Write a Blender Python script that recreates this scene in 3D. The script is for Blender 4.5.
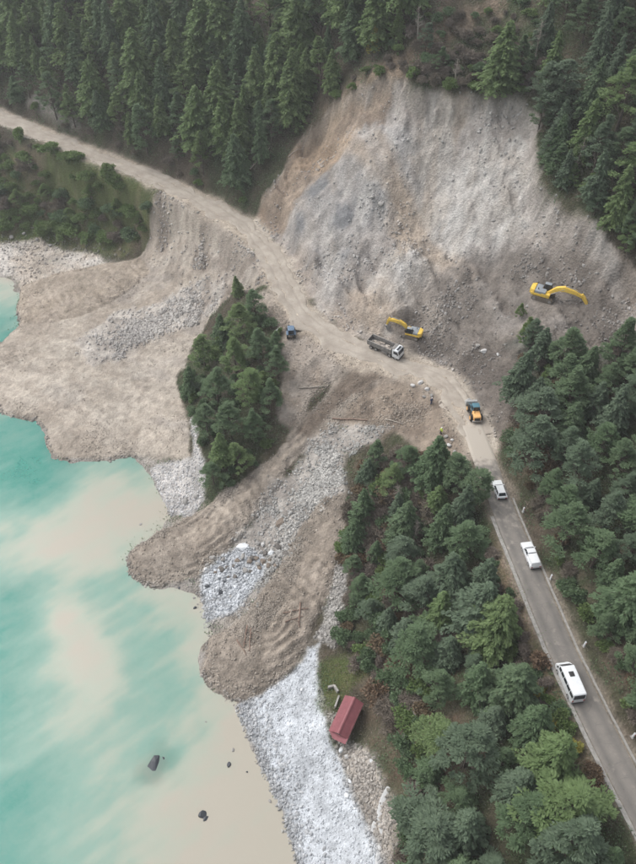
import bpy, bmesh, math, random
import numpy as np
from mathutils import Vector, Matrix

for o in list(bpy.data.objects):
    bpy.data.objects.remove(o)
scene = bpy.context.scene
COL = scene.collection
R = math.radians
random.seed(7)
RNG = np.random.default_rng(11)

# ------------------------------------------------------------------ camera
CAM_H, PITCH, FOC = 122.0, R(47), 432.0 / math.tan(R(30))
cam_data = bpy.data.cameras.new('camera')
cam = bpy.data.objects.new('camera', cam_data)
COL.objects.link(cam)
cam.location = (0, 0, CAM_H)
cam.rotation_euler = (R(90) - PITCH, 0, 0)
cam_data.sensor_fit = 'VERTICAL'
cam_data.sensor_height = 24
cam_data.lens = 12 / math.tan(R(30))
cam_data.clip_start = 1
cam_data.clip_end = 4000
scene.camera = cam

# ------------------------------------------------------------------ light: overcast daylight
SUN_EL, SUN_AZ = R(52), R(-60)
world = bpy.data.worlds.new('World')
scene.world = world
world.use_nodes = True
wn, wl = world.node_tree.nodes, world.node_tree.links
bg = wn['Background']
sky = wn.new('ShaderNodeTexSky')
sky.sky_type = 'NISHITA'
sky.sun_disc = False
sky.sun_elevation = SUN_EL
sky.sun_rotation = SUN_AZ
sky.air_density = 1.0
sky.dust_density = 4.0
sky.ozone_density = 1.0
hs = wn.new('ShaderNodeHueSaturation')
hs.inputs['Saturation'].default_value = 0.22
wl.new(sky.outputs[0], hs.inputs['Color'])
wl.new(hs.outputs[0], bg.inputs[0])
bg.inputs[1].default_value = 0.15
sun_data = bpy.data.lights.new('sun', 'SUN')
sun_data.energy = 0.6
sun_data.angle = R(40)
sun_data.color = (1.0, 0.95, 0.86)
sun = bpy.data.objects.new('sun', sun_data)
COL.objects.link(sun)
sd = Vector((math.sin(SUN_AZ) * math.cos(SUN_EL), math.cos(SUN_AZ) * math.cos(SUN_EL), math.sin(SUN_EL)))
sun.rotation_euler = sd.to_track_quat('Z', 'Y').to_euler()
sun.location = sd * 300
scene.cycles.max_bounces = 4
scene.cycles.diffuse_bounces = 3
scene.cycles.glossy_bounces = 2
scene.cycles.transmission_bounces = 2
scene.cycles.volume_bounces = 0
scene.cycles.transparent_max_bounces = 6
scene.view_settings.view_transform = 'Standard'
scene.view_settings.look = 'None'
scene.view_settings.exposure = 0.82
scene.view_settings.gamma = 1
scene.view_settings.use_curve_mapping = False

# ------------------------------------------------------------------ helpers
def tag(o, label=None, cat=None, group=None, kind=None):
    if label: o['label'] = label
    if cat: o['category'] = cat
    if group: o['group'] = group
    if kind: o['kind'] = kind
    return o

def link(name, me, mat=None, parent=None):
    o = bpy.data.objects.new(name, me)
    COL.objects.link(o)
    if mat is not None and not me.materials:
        me.materials.append(mat)
    if parent is not None:
        o.parent = parent
    return o

def empty(name, loc=(0, 0, 0)):
    o = bpy.data.objects.new(name, None)
    o.empty_display_size = 0.5
    COL.objects.link(o)
    o.location = loc
    return o

def fast_mesh(name, V, F, smooth=False):
    V = np.asarray(V, np.float32); F = np.asarray(F, np.int32)
    n, k = F.shape
    me = bpy.data.meshes.new(name)
    me.vertices.add(len(V)); me.vertices.foreach_set('co', V.ravel())
    me.loops.add(n * k); me.loops.foreach_set('vertex_index', F.ravel())
    me.polygons.add(n)
    me.polygons.foreach_set('loop_start', np.arange(n, dtype=np.int32) * k)
    me.polygons.foreach_set('use_smooth', np.full(n, smooth))
    me.update(calc_edges=True)
    return me

def hash2(ix, iy, seed):
    h = (ix.astype(np.int64) * 374761393 + iy.astype(np.int64) * 668265263 + seed * 1274126177) & 0xffffffff
    h = ((h ^ (h >> 13)) * 1274126177) & 0xffffffff
    h = ((h ^ (h >> 16)) * 2246822519) & 0xffffffff
    return ((h ^ (h >> 15)) & 0xffff) / 65535.0

def vnoise(x, y, seed=0):
    ix, iy = np.floor(x), np.floor(y)
    fx, fy = x - ix, y - iy
    fx = fx * fx * (3 - 2 * fx); fy = fy * fy * (3 - 2 * fy)
    a = hash2(ix, iy, seed); b = hash2(ix + 1, iy, seed)
    c = hash2(ix, iy + 1, seed); d = hash2(ix + 1, iy + 1, seed)
    return (a + (b - a) * fx) * (1 - fy) + (c + (d - c) * fx) * fy

def fbm(x, y, size, octaves=4, seed=0):
    s, amp, tot = 0, 1.0, 0
    for o in range(octaves):
        k = 2.03 ** o / size
        s = s + amp * (vnoise(x * k + o * 17.3, y * k - o * 9.1, seed + o) * 2 - 1)
        tot += amp; amp *= 0.52
    return s / tot * 1.5

def sstep(a, b, x):
    t = np.clip((x - a) / (b - a), 0, 1)
    return t * t * (3 - 2 * t)

CP, SP = math.cos(PITCH), math.sin(PITCH)
def ray(px, py):
    u, v = (px - 318) / FOC, (432 - py) / FOC
    return np.array([u, CP + v * SP, -SP + v * CP])
def at(px, py, z):
    d = ray(px, py)
    t = (CAM_H - z) / -d[2]
    return np.array([d[0] * t, d[1] * t, z])
def project(x, y, z):
    fwd = y * CP - (z - CAM_H) * SP
    up = y * SP + (z - CAM_H) * CP
    return 318 + FOC * x / fwd, 432 - FOC * up / fwd
def climb(px, py, base, slope):
    """point seen at (px,py) on a hillside that climbs at `slope` from the base point"""
    b = at(*base); z = base[2] - 3
    while z < CAM_H - 10:
        p = at(px, py, z)
        if z - base[2] >= slope * math.hypot(p[0] - b[0], p[1] - b[1]): break
        z += .1
    return px, py, z

# ------------------------------------------------------------------ terrain heights
DIRT = [(-60, 88, 22.5), (0, 116, 22), (40, 133, 22), (100, 158, 21.5), (150, 177, 21), (200, 200, 20.5), (240, 224, 20.3), (268, 252, 20),
        (285, 284, 19.7), (303, 313, 19.4), (340, 342, 19.2), (390, 361, 19.2), (430, 373, 19.6), (455, 393, 20.2),
        (470, 420, 20.9), (482, 447, 21.4)]
ASPH = [(472, 425, 21.0), (482, 452, 21.5), (494, 484, 22), (508, 521, 22.5), (526, 564, 23), (543, 605, 23.3), (562, 650, 23.6),
        (585, 698, 24), (611, 750, 24.4), (636, 798, 24.8), (664, 850, 25.2), (700, 910, 25.6)]
pts = list(DIRT) + list(ASPH)
# cut slope and forest above the dirt track
for (x, y, b, m) in [(0, 60, (0, 112, 22), .62), (0, 0, (0, 112, 22), .66), (100, 80, (100, 152, 21.5), .66), (100, 0, (100, 152, 21.5), .68),
                     (-70, 0, (-40, 96, 22), .62), (200, 110, (200, 192, 20.5), .68), (200, 0, (200, 192, 20.5), .7), (250, 150, (245, 218, 20.3), .72),
                     (300, 60, (265, 235, 20), .74), (300, 0, (265, 235, 20), .72), (300, 150, (275, 240, 20), .78),
                     (320, 220, (300, 290, 19.5), .75), (350, 270, (335, 325, 19.2), .75), (380, 200, (350, 335, 19.2), .8), (380, 110, (350, 335, 19.2), .84),
                     (400, 60, (360, 340, 19.2), .80), (400, 0, (360, 340, 19.2), .78), (430, 280, (425, 350, 19.5), .72), (450, 200, (430, 355, 19.6), .8),
                     (480, 100, (430, 355, 19.6), .86), (490, 50, (430, 355, 19.6), .80), (500, 0, (430, 355, 19.6), .78), (500, 320, (465, 385, 20.2), .72),
                     (530, 200, (465, 385, 20.2), .78), (560, 296, (480, 425, 21), .62), (600, 300, (480, 425, 21), .62), (570, 110, (465, 385, 20.2), .80),
                     (636, 200, (490, 440, 21), .72), (636, 100, (490, 440, 21), .75), (636, 0, (490, 440, 21), .75), (700, 100, (490, 440, 21), .72),
                     (545, 350, (488, 440, 21), .62), (560, 420, (502, 470, 21.8), .60), (636, 360, (502, 470, 21.8), .58), (700, 300, (502, 470, 21.8), .6),
                     (600, 480, (524, 520, 22.4), .58), (640, 600, (560, 610, 23.2), .58), (640, 520, (530, 540, 22.6), .56), (700, 500, (540, 560, 23), .55),
                     (640, 690, (598, 690, 24), .55), (700, 740, (620, 740, 24.2), .55), (720, 640, (580, 650, 24), .55)]:
    pts.append(climb(x, y, b, m))
# seaward side
pts += [(60, 246, 1.0), (20, 240, 2.0), (110, 256, 2.5), (60, 190, 11), (0, 180, 12), (120, 205, 11), (150, 250, 5), (-60, 200, 8), (-60, 250, 0), (20, 275, .5), (0, 262, .6),
        (100, 275, 1.6), (60, 300, .7), (60, 345, .8), (100, 390, .9), (160, 330, 3.0), (205, 285, 9), (170, 225, 13), (235, 262, 15.5), (210, 330, 7), (150, 430, .9),
        (185, 400, 3.5), (20, 380, .3), (255, 300, 17), (275, 335, 18), (240, 340, 14.5), (215, 390, 10), (245, 420, 11), (220, 460, 6.5), (200, 490, 2.2), (270, 400, 13.5),
        (300, 390, 14.5), (350, 385, 16.5), (400, 400, 17.3), (430, 425, 18.6), (440, 455, 19), (300, 440, 10), (340, 430, 12.5), (260, 480, 5.5), (215, 520, 1.8), (170, 545, .5),
        (300, 500, 6), (250, 540, 2.4), (220, 580, 1.0), (300, 560, 3.0), (260, 620, 1.2), (235, 660, .5), (310, 600, 2.6), (320, 640, 2.2), (345, 560, 6), (345, 480, 11),
        (400, 480, 16), (460, 500, 20), (400, 560, 11.5), (450, 580, 16.5), (490, 590, 20.5), (360, 640, 5.0), (420, 660, 12), (480, 680, 18), (530, 700, 22.0), (330, 690, 2.8),
        (348, 720, 4.5), (400, 730, 10), (450, 760, 14.5), (520, 790, 20), (580, 800, 23.5), (370, 790, 4.2), (420, 830, 9.5), (500, 864, 17), (600, 864, 23.5), (400, 900, 6),
        (280, 710, 1.2), (300, 760, 1.6), (320, 800, 1.8), (345, 850, 2.2), (310, 864, .8)]
SHORE = [(-60, 275), (-5, 272), (8, 279), (14, 292), (15, 310), (8, 330), (-10, 345), (-60, 345)]
pts += [(x, y, -.12) for x, y in [(6, 283), (13, 296), (13, 308), (4, 330), (10, 420), (36, 425), (43, 444), (52, 463), (90, 466), (130, 464), (148, 476), (158, 492), (162, 508),
                                 (150, 525), (120, 552), (122, 575), (145, 592), (195, 592), (206, 625), (198, 650), (198, 672), (212, 696), (238, 708), (248, 740),
                                 (262, 775), (282, 818), (300, 868)]]
pts += [(0, 310, -.8), (-60, 310, -1.5), (0, 450, -3), (-60, 450, -5), (60, 500, -1.2), (0, 560, -3), (60, 600, -2.2), (0, 700, -4), (110, 520, -.8), (140, 630, -1.2), (90, 720, -2.6),
        (170, 700, -1.0), (150, 769, -1.3), (220, 780, -.6), (0, 860, -5), (120, 860, -2.6), (230, 860, -1.1), (-80, 700, -7), (200, 815, -.8)]
ctrl = np.array([at(*p) for p in pts])
far = np.array([(-420, -250, -16), (-420, 60, -14), (-420, 180, -8), (-300, 320, 80), (-420, 420, 120), (0, 420, 160), (300, 420, 180), (430, 100, 130),
                (430, -250, 90), (160, 60, 62), (150, 140, 82), (170, 220, 112), (70, -60, 30), (90, -250, 40), (20, -250, -4), (-20, -60, -4), (5, 0, 1.0), (30, 0, 17),
                (-120, 0, -10), (-120, -200, -14), (-150, 120, -6), (-150, 190, 3)], float)
ctrl = np.vstack([ctrl, far])

def tps_fit(P, val, lam):
    n = len(P)
    d = np.sqrt(((P[:, None] - P[None]) ** 2).sum(-1)) / 50
    K = np.where(d > 0, d * d * np.log(d + 1e-12), 0) + lam * np.eye(n)
    Q = np.hstack([np.ones((n, 1)), P / 50])
    A = np.block([[K, Q], [Q.T, np.zeros((3, 3))]])
    return np.linalg.solve(A, np.concatenate([val, np.zeros(3)]))
def tps_eval(P, w, X, Y):
    x, y = X.ravel(), Y.ravel()
    out = w[-3] + w[-2] * x / 50 + w[-1] * y / 50
    for i in range(len(P)):
        d2 = ((x - P[i, 0]) ** 2 + (y - P[i, 1]) ** 2) / 2500 + 1e-12
        out += w[i] * .5 * d2 * np.log(d2)
    return out.reshape(X.shape)

TW = tps_fit(ctrl[:, :2], ctrl[:, 2], 0.004)
def graded(a, b, step, lo, hi):
    c = list(np.arange(a, b + 1e-6, step))
    s = step
    while c[-1] < hi: s *= 1.35; c.append(c[-1] + s)
    s = step
    while c[0] > lo: s *= 1.35; c.insert(0, c[0] - s)
    return np.array(c)
XS = graded(-106, 106, .42, -420, 420)
YS = graded(16, 250, .42, -250, 420)
GX, GY = np.meshgrid(XS, YS)
Z = np.clip(tps_eval(ctrl[:, :2], TW, GX, GY), -16, 190)
NY, NX = GX.shape

def height(x, y, ZZ=None):
    ZZ = Z if ZZ is None else ZZ
    i = np.clip(np.searchsorted(XS, x) - 1, 0, NX - 2); j = np.clip(np.searchsorted(YS, y) - 1, 0, NY - 2)
    fx = (x - XS[i]) / (XS[i + 1] - XS[i]); fy = (y - YS[j]) / (YS[j + 1] - YS[j])
    return (ZZ[j, i] * (1 - fx) + ZZ[j, i + 1] * fx) * (1 - fy) + (ZZ[j + 1, i] * (1 - fx) + ZZ[j + 1, i + 1] * fx) * fy

TS = np.arange(70, 420, .25)
def hit(px, py, zmin=None):
    d = ray(px, py)
    x, y, z = d[0] * TS, d[1] * TS, CAM_H + d[2] * TS
    g = height(x, y)
    if zmin is not None: g = np.maximum(g, zmin)
    k = np.argmax(z < g)
    if z[k] >= g[k]: k = len(TS) - 1
    a, b = z[k - 1] - g[k - 1], g[k] - z[k]
    t = TS[k - 1] + .25 * a / max(a + b, 1e-9)
    return np.array([d[0] * t, d[1] * t, CAM_H + d[2] * t])

def polyline(points, step=.5):
    """Catmull-Rom through points, resampled evenly"""
    P = np.array(points, float)
    Q = np.vstack([2 * P[0] - P[1], P, 2 * P[-1] - P[-2]])
    out = []
    for i in range(1, len(Q) - 2):
        for t in np.linspace(0, 1, 24, endpoint=False):
            p0, p1, p2, p3 = Q[i - 1:i + 3]
            out.append(.5 * (2 * p1 + (p2 - p0) * t + (2 * p0 - 5 * p1 + 4 * p2 - p3) * t * t + (3 * p1 - p0 - 3 * p2 + p3) * t ** 3))
    out.append(P[-1]); out = np.array(out)
    L = np.concatenate([[0], np.cumsum(np.linalg.norm(np.diff(out[:, :2], axis=0), axis=1))])
    s = np.arange(0, L[-1], step)
    return np.stack([np.interp(s, L, out[:, k]) for k in range(out.shape[1])], 1)

dirt_line = polyline([at(*p) for p in DIRT])
asph_line = polyline([at(*p) for p in ASPH])

def sd_poly(poly):
    """signed distance on the grid (negative inside) of a polygon in plan; only near it"""
    P = np.array(poly)
    out = np.full(GX.shape, 99.0)
    m = (GX > P[:, 0].min() - 12) & (GX < P[:, 0].max() + 12) & (GY > P[:, 1].min() - 12) & (GY < P[:, 1].max() + 12)
    x, y = GX[m], GY[m]
    d2 = np.full(x.shape, 1e9); ins = np.zeros(x.shape, bool)
    for i in range(len(P)):
        (ax, ay), (bx, by) = P[i], P[(i + 1) % len(P)]
        ex, ey = bx - ax, by - ay
        t = np.clip(((x - ax) * ex + (y - ay) * ey) / (ex * ex + ey * ey + 1e-9), 0, 1)
        d2 = np.minimum(d2, (x - ax - t * ex) ** 2 + (y - ay - t * ey) ** 2)
        c = ((ay > y) != (by > y)) & (x < ex * (y - ay) / (ey if ey else 1e-9) + ax)
        ins ^= c
    d = np.sqrt(d2)
    out[m] = np.where(ins, -d, d)
    return out
def plan(pxs, zmin=None):
    return [tuple(hit(x, y, zmin)[:2]) for x, y in pxs]

WARP = fbm(GX, GY, 5.0, 4, 3)
WARP2 = fbm(GX, GY, 1.4, 3, 23)
REG = {}
def region(name, pxs, soft=.6, warp=1.2, zmin=0.0):
    s = sd_poly(plan(pxs, zmin))
    REG[name + '_sd'] = s
    REG[name] = sstep(soft, -soft, s + warp * WARP + .35 * warp * WARP2)
    return REG[name]

region('bank', [(-70, 130), (0, 148), (60, 162), (130, 192), (165, 205), (150, 245), (110, 255), (60, 252), (-70, 245)], 1.5)
region('slide', [(250, 222), (272, 185), (300, 140), (330, 105), (360, 85), (390, 78), (420, 90), (455, 100), (480, 90), (520, 97), (540, 120), (538, 160),
                 (560, 205), (600, 230), (620, 262), (650, 285), (650, 335), (600, 348), (555, 350), (525, 335), (512, 380), (502, 430), (492, 460), (478, 440),
                 (455, 380), (420, 352), (360, 340), (320, 315), (298, 285), (285, 255), (262, 232)], .8, 1.4)
region('scar_top', [(285, 165), (310, 120), (345, 88), (385, 60), (420, 30), (465, 5), (495, -10), (500, 5), (450, 45), (415, 75), (390, 84), (350, 105), (320, 140), (295, 170)], 1.5, 2.0)
region('slide_brown', [(385, 335), (415, 300), (440, 260), (490, 232), (560, 225), (625, 268), (650, 290), (650, 335), (600, 348), (555, 350), (515, 335), (512, 390), (500, 440), (475, 410), (445, 365)], 3, 3)
region('slide_white', [(345, 335), (365, 285), (390, 240), (425, 180), (460, 140), (520, 130), (545, 190), (560, 215), (520, 218), (470, 235), (435, 262), (410, 300), (388, 335)], 2, 3)
region('slide_top_grey', [(330, 130), (350, 105), (400, 95), (440, 120), (420, 170), (370, 200), (345, 170)], 3, 4)
region('slide_grey', [(270, 225), (300, 180), (330, 155), (385, 165), (395, 205), (360, 225), (340, 260), (305, 275), (285, 250)], 3, 3)
region('slide_tan', [(295, 150), (330, 118), (352, 125), (335, 150), (300, 165)], 1.5, 2)
region('slide_tan2', [(425, 110), (465, 105), (460, 160), (420, 210), (395, 240), (400, 190)], 3, 4)
region('fan', [(-60, 345), (0, 342), (20, 325), (17, 308), (21, 288), (60, 274), (110, 264), (142, 256), (152, 228), (168, 206), (190, 208), (235, 236), (262, 262), (280, 288),
               (255, 292), (238, 292), (212, 312), (195, 345), (178, 378), (186, 410), (192, 440), (192, 462), (165, 460), (130, 457), (95, 461), (60, 460), (49, 450),
               (46, 432), (38, 419), (0, 416), (-60, 420)], .35, .7)
region('fan_rubble', [(75, 345), (110, 318), (165, 300), (200, 285), (232, 268), (230, 290), (210, 315), (170, 338), (130, 358), (95, 368)], 1, 2.2)
region('fan_tongue', [(16, 310), (20, 288), (60, 274), (110, 264), (140, 258), (150, 275), (120, 300), (80, 320), (40, 328), (22, 324)], .5, .5)
region('beach_left', [(-60, 240), (0, 243), (40, 238), (62, 250), (100, 255), (105, 263), (60, 274), (21, 288), (12, 276), (-60, 275)], .8, .8)
region('chute', [(400, 362), (350, 366), (328, 388), (298, 425), (272, 458), (238, 482), (214, 500), (188, 518), (155, 532), (130, 552), (126, 565), (132, 580), (152, 587), (192, 582),
                 (225, 558), (246, 530), (272, 495), (300, 457), (335, 428), (390, 430), (440, 470), (470, 470), (478, 445), (460, 410), (440, 385), (425, 370)], .35, .7)
region('knoll_edge', [(250, 300), (275, 295), (300, 330), (340, 350), (345, 375), (320, 395), (295, 425), (275, 420), (285, 370), (280, 335)], 1, 1)
region('gravel', [(388, 428), (330, 424), (298, 457), (270, 492), (246, 530), (206, 570), (199, 590), (208, 622), (242, 618), (285, 565), (315, 520), (342, 492), (348, 455)], 1.3, 1.8)
region('white_rubble', [(240, 545), (215, 560), (200, 585), (208, 622), (235, 615), (255, 590), (270, 570), (262, 550)], .5, 1.0)
region('lobe', [(322, 500), (345, 495), (343, 540), (332, 580), (322, 608), (312, 636), (296, 668), (262, 692), (236, 702), (212, 690), (202, 668), (207, 640), (243, 616), (275, 572), (300, 530)], .35, .6)
region('beach', [(322, 640), (306, 648), (292, 672), (262, 694), (240, 704), (246, 735), (262, 775), (282, 815), (300, 864), (312, 910), (395, 910), (385, 864), (368, 826), (350, 790), (333, 748), (320, 705), (320, 668)], .5, .8)
region('back_beach', [(318, 690), (335, 742), (352, 790), (368, 830), (378, 864), (392, 864), (392, 800), (372, 752), (352, 742)], .8, 1.0)
region('pale_rock', [(150, 468), (168, 462), (192, 458), (190, 415), (197, 420), (204, 470), (205, 500), (190, 516), (170, 516), (163, 500)], .3, .6)
region('stream_gravel', [(312, 640), (330, 600), (338, 560), (347, 565), (345, 610), (335, 650)], .5, .6)
region('grass', [(316, 662), (345, 652), (372, 662), (350, 690), (340, 718), (320, 712)], 1.2, 1.2)
region('verge', [(495, 520), (515, 570), (540, 630), (575, 710), (620, 800), (590, 800), (540, 720), (510, 650), (490, 580)], 2, 2)
region('slope_brown', [(345, 660), (420, 640), (470, 700), (440, 800), (400, 800), (375, 745)], 3, 3)
region('top_bare', [(40, 90), (65, 108), (80, 122), (55, 118), (25, 98)], 1, 1)
region('pit', [(518, 340), (560, 352), (610, 348), (650, 335), (650, 352), (600, 368), (555, 372), (520, 365)], 2, 2)

region('track', [(352, 372), (332, 392), (292, 442), (252, 486), (216, 514), (182, 540), (196, 554), (232, 520), (268, 486), (303, 440), (345, 396), (365, 378)], .8, .7)
region('damp', [(372, 366), (340, 380), (318, 405), (300, 432), (310, 436), (335, 412), (362, 392), (385, 380)], .7, .8)
region('smooth_fan', [(30, 345), (80, 335), (110, 365), (150, 380), (140, 420), (90, 440), (60, 410), (20, 395)], 2, 3)
region('lobe_track', [(318, 520), (335, 520), (330, 570), (312, 615), (285, 655), (262, 668), (258, 640), (285, 610), (303, 570)], .9, .8)
region('soil_brown', [(345, 402), (380, 388), (435, 395), (455, 415), (468, 445), (470, 470), (430, 470), (392, 436), (340, 424)], 1.2, 2)
region('left_brown', [(252, 224), (272, 188), (300, 142), (330, 108), (362, 88), (392, 80), (385, 95), (350, 118), (325, 152), (298, 196), (278, 232)], 1.2, 2.2)
region('slide_dark', [(452, 372), (475, 348), (515, 335), (520, 360), (515, 410), (502, 445), (482, 420), (466, 390)], 1.5, 2)
region('work_area', [(292, 298), (318, 300), (340, 330), (365, 343), (420, 354), (450, 368), (468, 392), (476, 425), (455, 415), (440, 398), (415, 384), (380, 376), (345, 372), (318, 350), (300, 325)], 1.0, 1.6)
region('slide_foot', [(262, 232), (290, 205), (310, 235), (330, 290), (370, 322), (400, 335), (360, 342), (320, 318), (298, 288), (285, 258)], 1.5, 2)
# the hollow the slide left, with a torn lip round its head
sdn = -(REG['slide_sd'] + .9 * WARP + .5 * WARP2)
Z -= 2.6 * sstep(0, 1.8, sdn) * sstep(30, 38, Z)
def hollow(px, py, rx, ry, dep):
    c = hit(px, py)
    global Z
    Z = Z - dep * np.exp(-(((GX - c[0]) / rx) ** 2 + ((GY - c[1]) / ry) ** 2)) * REG['slide']
hollow(430, 190, 9, 14, 3.2); hollow(372, 240, 5, 10, 2.0); hollow(510, 250, 8, 10, 2.2); hollow(330, 190, 5, 6, -1.8); hollow(395, 285, 5, 8, -1.4)
# earthworks: thickness of the tipped debris, then the graded roads
def dome(name, thick, run):
    s = REG[name + '_sd']
    return thick * np.sqrt(np.clip((-s - .35 * WARP2) / run, 0, 1))
Z += dome('fan', .9, 5) + dome('fan_tongue', 1.0, 4)
low = sstep(13, 4, Z)
Z += dome('chute', 1.3, 6) * low + dome('lobe', 1.4, 7) * sstep(10, 3, Z)
REG['land'] = sstep(-.2, .4, Z)

def along(line, zs=None):
    best = np.full(GX.shape, 1e9); zr = np.zeros(GX.shape); sgn = np.zeros(GX.shape)
    x0, x1, y0, y1 = line[:, 0].min() - 14, line[:, 0].max() + 14, line[:, 1].min() - 14, line[:, 1].max() + 14
    m = (GX > x0) & (GX < x1) & (GY > y0) & (GY < y1)
    x, y = GX[m], GY[m]; b = np.full(x.shape, 1e9); zz = np.zeros(x.shape); sg = np.zeros(x.shape)
    for i in range(0, len(line) - 2, 2):
        p, q = line[i], line[i + 2]
        ex, ey = q[0] - p[0], q[1] - p[1]
        t = np.clip(((x - p[0]) * ex + (y - p[1]) * ey) / (ex * ex + ey * ey), 0, 1)
        d = np.hypot(x - p[0] - t * ex, y - p[1] - t * ey)
        k = d < b
        b[k] = d[k]; zz[k] = (p[2] + t * (q[2] - p[2]))[k]
        sg[k] = (ex * (y - p[1]) - ey * (x - p[0]))[k]
    best[m] = b; zr[m] = zz; sgn[m] = sg
    return best, zr, sgn
dd, dz, ds = along(dirt_line)
ad, az, as_ = along(asph_line)
DIRT_HW, ASPH_HW = 3.0, 2.05
ROADCORE = np.maximum(sstep(DIRT_HW + 2.2, DIRT_HW, dd), sstep(ASPH_HW + 1.4, ASPH_HW + .5, ad))

# surface relief
sl = REG['slide']
rough = np.clip(.42 * fbm(GX, GY, 6.5, 4, 40), -2, 2)
rill = np.abs(fbm(GX * 1.0 + .35 * GY, GY * .32, 3.2, 4, 55))
rel = rough * (.9 + .0 * sl)
rel += sl * (1.5 * fbm(GX, GY * .8, 11, 3, 61) - 2.2 * rill * (.3 + 1.0 * vnoise(GX / 9, GY / 9, 12)) + .45 * np.abs(fbm(GX, GY, 2.2, 3, 77)) + .08 * fbm(GX, GY, .9, 2, 5))
muddy = np.clip(REG['fan'] + REG['chute'] + REG['lobe'] + REG['gravel'] + REG['beach'] + REG['beach_left'], 0, 1)
rel = rel * (1 - muddy * .8)
rel += muddy * (.16 * np.abs(fbm(GX, GY, 1.7, 3, 91)) + .09 * fbm(GX, GY, .9, 2, 15))
# flow ridges of the tipped lobes, concentric round where the material came in
def ridges(px, py, reg, wl_, amp, seed):
    c = hit(px, py)
    r = np.hypot(GX - c[0], GY - c[1]) + 1.1 * fbm(GX, GY, 4, 3, seed)
    return amp * REG[reg] * np.sin(r * 2 * math.pi / wl_) * (.5 + .5 * vnoise(GX / 3, GY / 3, seed))
rel += ridges(205, 528, 'chute', 1.7, .2, 5) * low
rel += ridges(275, 622, 'lobe', 1.8, .2, 8)
rel += ridges(120, 280, 'fan_tongue', 2.0, .16, 12)
rel += REG['fan'] * .32 * np.abs(fbm(GX * .8 + GY * .5, GY * 1.1 - GX * .3, 6, 4, 31)) * (1 - REG['fan_tongue'])
ch_line = polyline([hit(*p) for p in [(372, 376), (345, 392), (312, 428), (280, 462), (240, 498), (205, 528), (175, 548)]], .5)
cdist, _, csg = along(ch_line)
cd_ = cdist * np.sign(csg) + 1.1 * fbm(GX, GY, 5, 4, 707)
FURROW = REG['chute'] * sstep(9, 6, cdist) * np.sin(cd_ * 2 * math.pi / (1.9 + .5 * fbm(GX, GY, 30, 2, 3))) * sstep(.35, .75, vnoise(GX / 5, GY / 5, 71) + .25 * WARP2)
rel += .18 * FURROW
lb_line = polyline([hit(*p) for p in [(332, 510), (328, 545), (312, 585), (290, 625), (265, 655), (240, 675)]], .5)
ldist, _, lsg = along(lb_line)
ld_ = ldist * np.sign(lsg) + 1.1 * fbm(GX, GY, 5, 4, 717)
FURROW2 = REG['lobe'] * sstep(7, 4, ldist) * np.sin(ld_ * 2 * math.pi / 1.8) * sstep(.4, .8, vnoise(GX / 5, GY / 5, 73) + .25 * WARP2)
rel += .13 * FURROW2
for px_, py_, rx_, hh_ in ((418, 388, 2.6, 1.3), (432, 398, 2.0, 1.0), (446, 438, 2.4, 1.5), (437, 450, 2.2, 1.2), (385, 402, 2.8, 1.1), (402, 416, 2.6, 1.2), (362, 408, 2.4, .9), (300, 372, 2.2, .9), (312, 360, 2.0, .8), (330, 372, 2.0, .9)):
    c0 = hit(px_, py_)
    rel += hh_ * np.exp(-(np.hypot(GX - c0[0], GY - c0[1]) / rx_) ** 2) * (1 + .5 * WARP2)
# embankment rills below the dirt road
emb = REG['fan'] * sstep(4, 9, Z)
rel -= emb * 1.25 * np.abs(fbm(GX * 1.0, GY * .45 + GX * .2, 2.6, 3, 66))
rel += (REG['lobe'] + REG['chute'] * low) * .2 * np.abs(fbm(GX, GY, .95, 2, 808))
rel += (REG['gravel'] + REG['fan_rubble']) * .25 * np.abs(fbm(GX, GY, 1.1, 2, 88))
sea = sstep(.15, -.4, Z)
rel *= 1 - sea * .8
Z += rel * (1 - ROADCORE)
wd = sstep(DIRT_HW + 5, DIRT_HW + .4, dd); wa = sstep(ASPH_HW + 4.5, ASPH_HW + .6, ad)
tot = np.maximum(wd, wa)
zr = np.where(wd + wa > 0, (wd * dz + wa * az) / np.maximum(wd + wa, 1e-6), Z)
Z = Z * (1 - tot) + zr * tot
Z -= .10 * np.maximum(sstep(DIRT_HW + .3, DIRT_HW - .5, dd), sstep(ASPH_HW + .3, ASPH_HW - .3, ad))

def pad(px, py, rad, fall=3.0, z=None):
    c = hit(px, py)
    d = np.hypot(GX - c[0], GY - c[1])
    w = sstep(rad + fall, rad, d)
    zz = c[2] if z is None else z
    Z[:] = Z * (1 - w) + zz * w + 0
    return c
pad(409, 334, 2.2, 3)
pad(543, 298, 2.3, 3)
pad(290, 336, 1.6, 2)
pad(346, 722, 3.2, 2)

# ------------------------------------------------------------------ ground colour (what each ground is made of)
n1 = fbm(GX, GY, 9, 4, 101)[..., None]; n2 = fbm(GX, GY, 2.5, 3, 131)[..., None]; n3 = fbm(GX, GY, 1.0, 2, 171)[..., None]
def mixc(a, b, t): return np.array(a) * (1 - t) + np.array(b) * t
ALB = mixc((.068, .060, .045), (.05, .064, .034), np.clip(.5 + n1, 0, 1))
ALB = mixc(ALB, (.13, .105, .085), np.clip(n2 * 1.2, 0, 1) * .6)
lowland = sstep(2.6, .9, Z)[..., None]
ALB = ALB * (1 - lowland) + mixc((.33, .31, .285), (.42, .41, .40), np.clip(.5 + n2, 0, 1)) * lowland
def lay(name, col, k=1.0):
    global ALB
    w = (REG[name] * k)[..., None]
    ALB = ALB * (1 - w) + np.asarray(col) * w
lay('bank', mixc((.10, .125, .05), (.23, .195, .145), np.clip(.35 + n1 + .5 * n2, 0, 1)))
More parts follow.
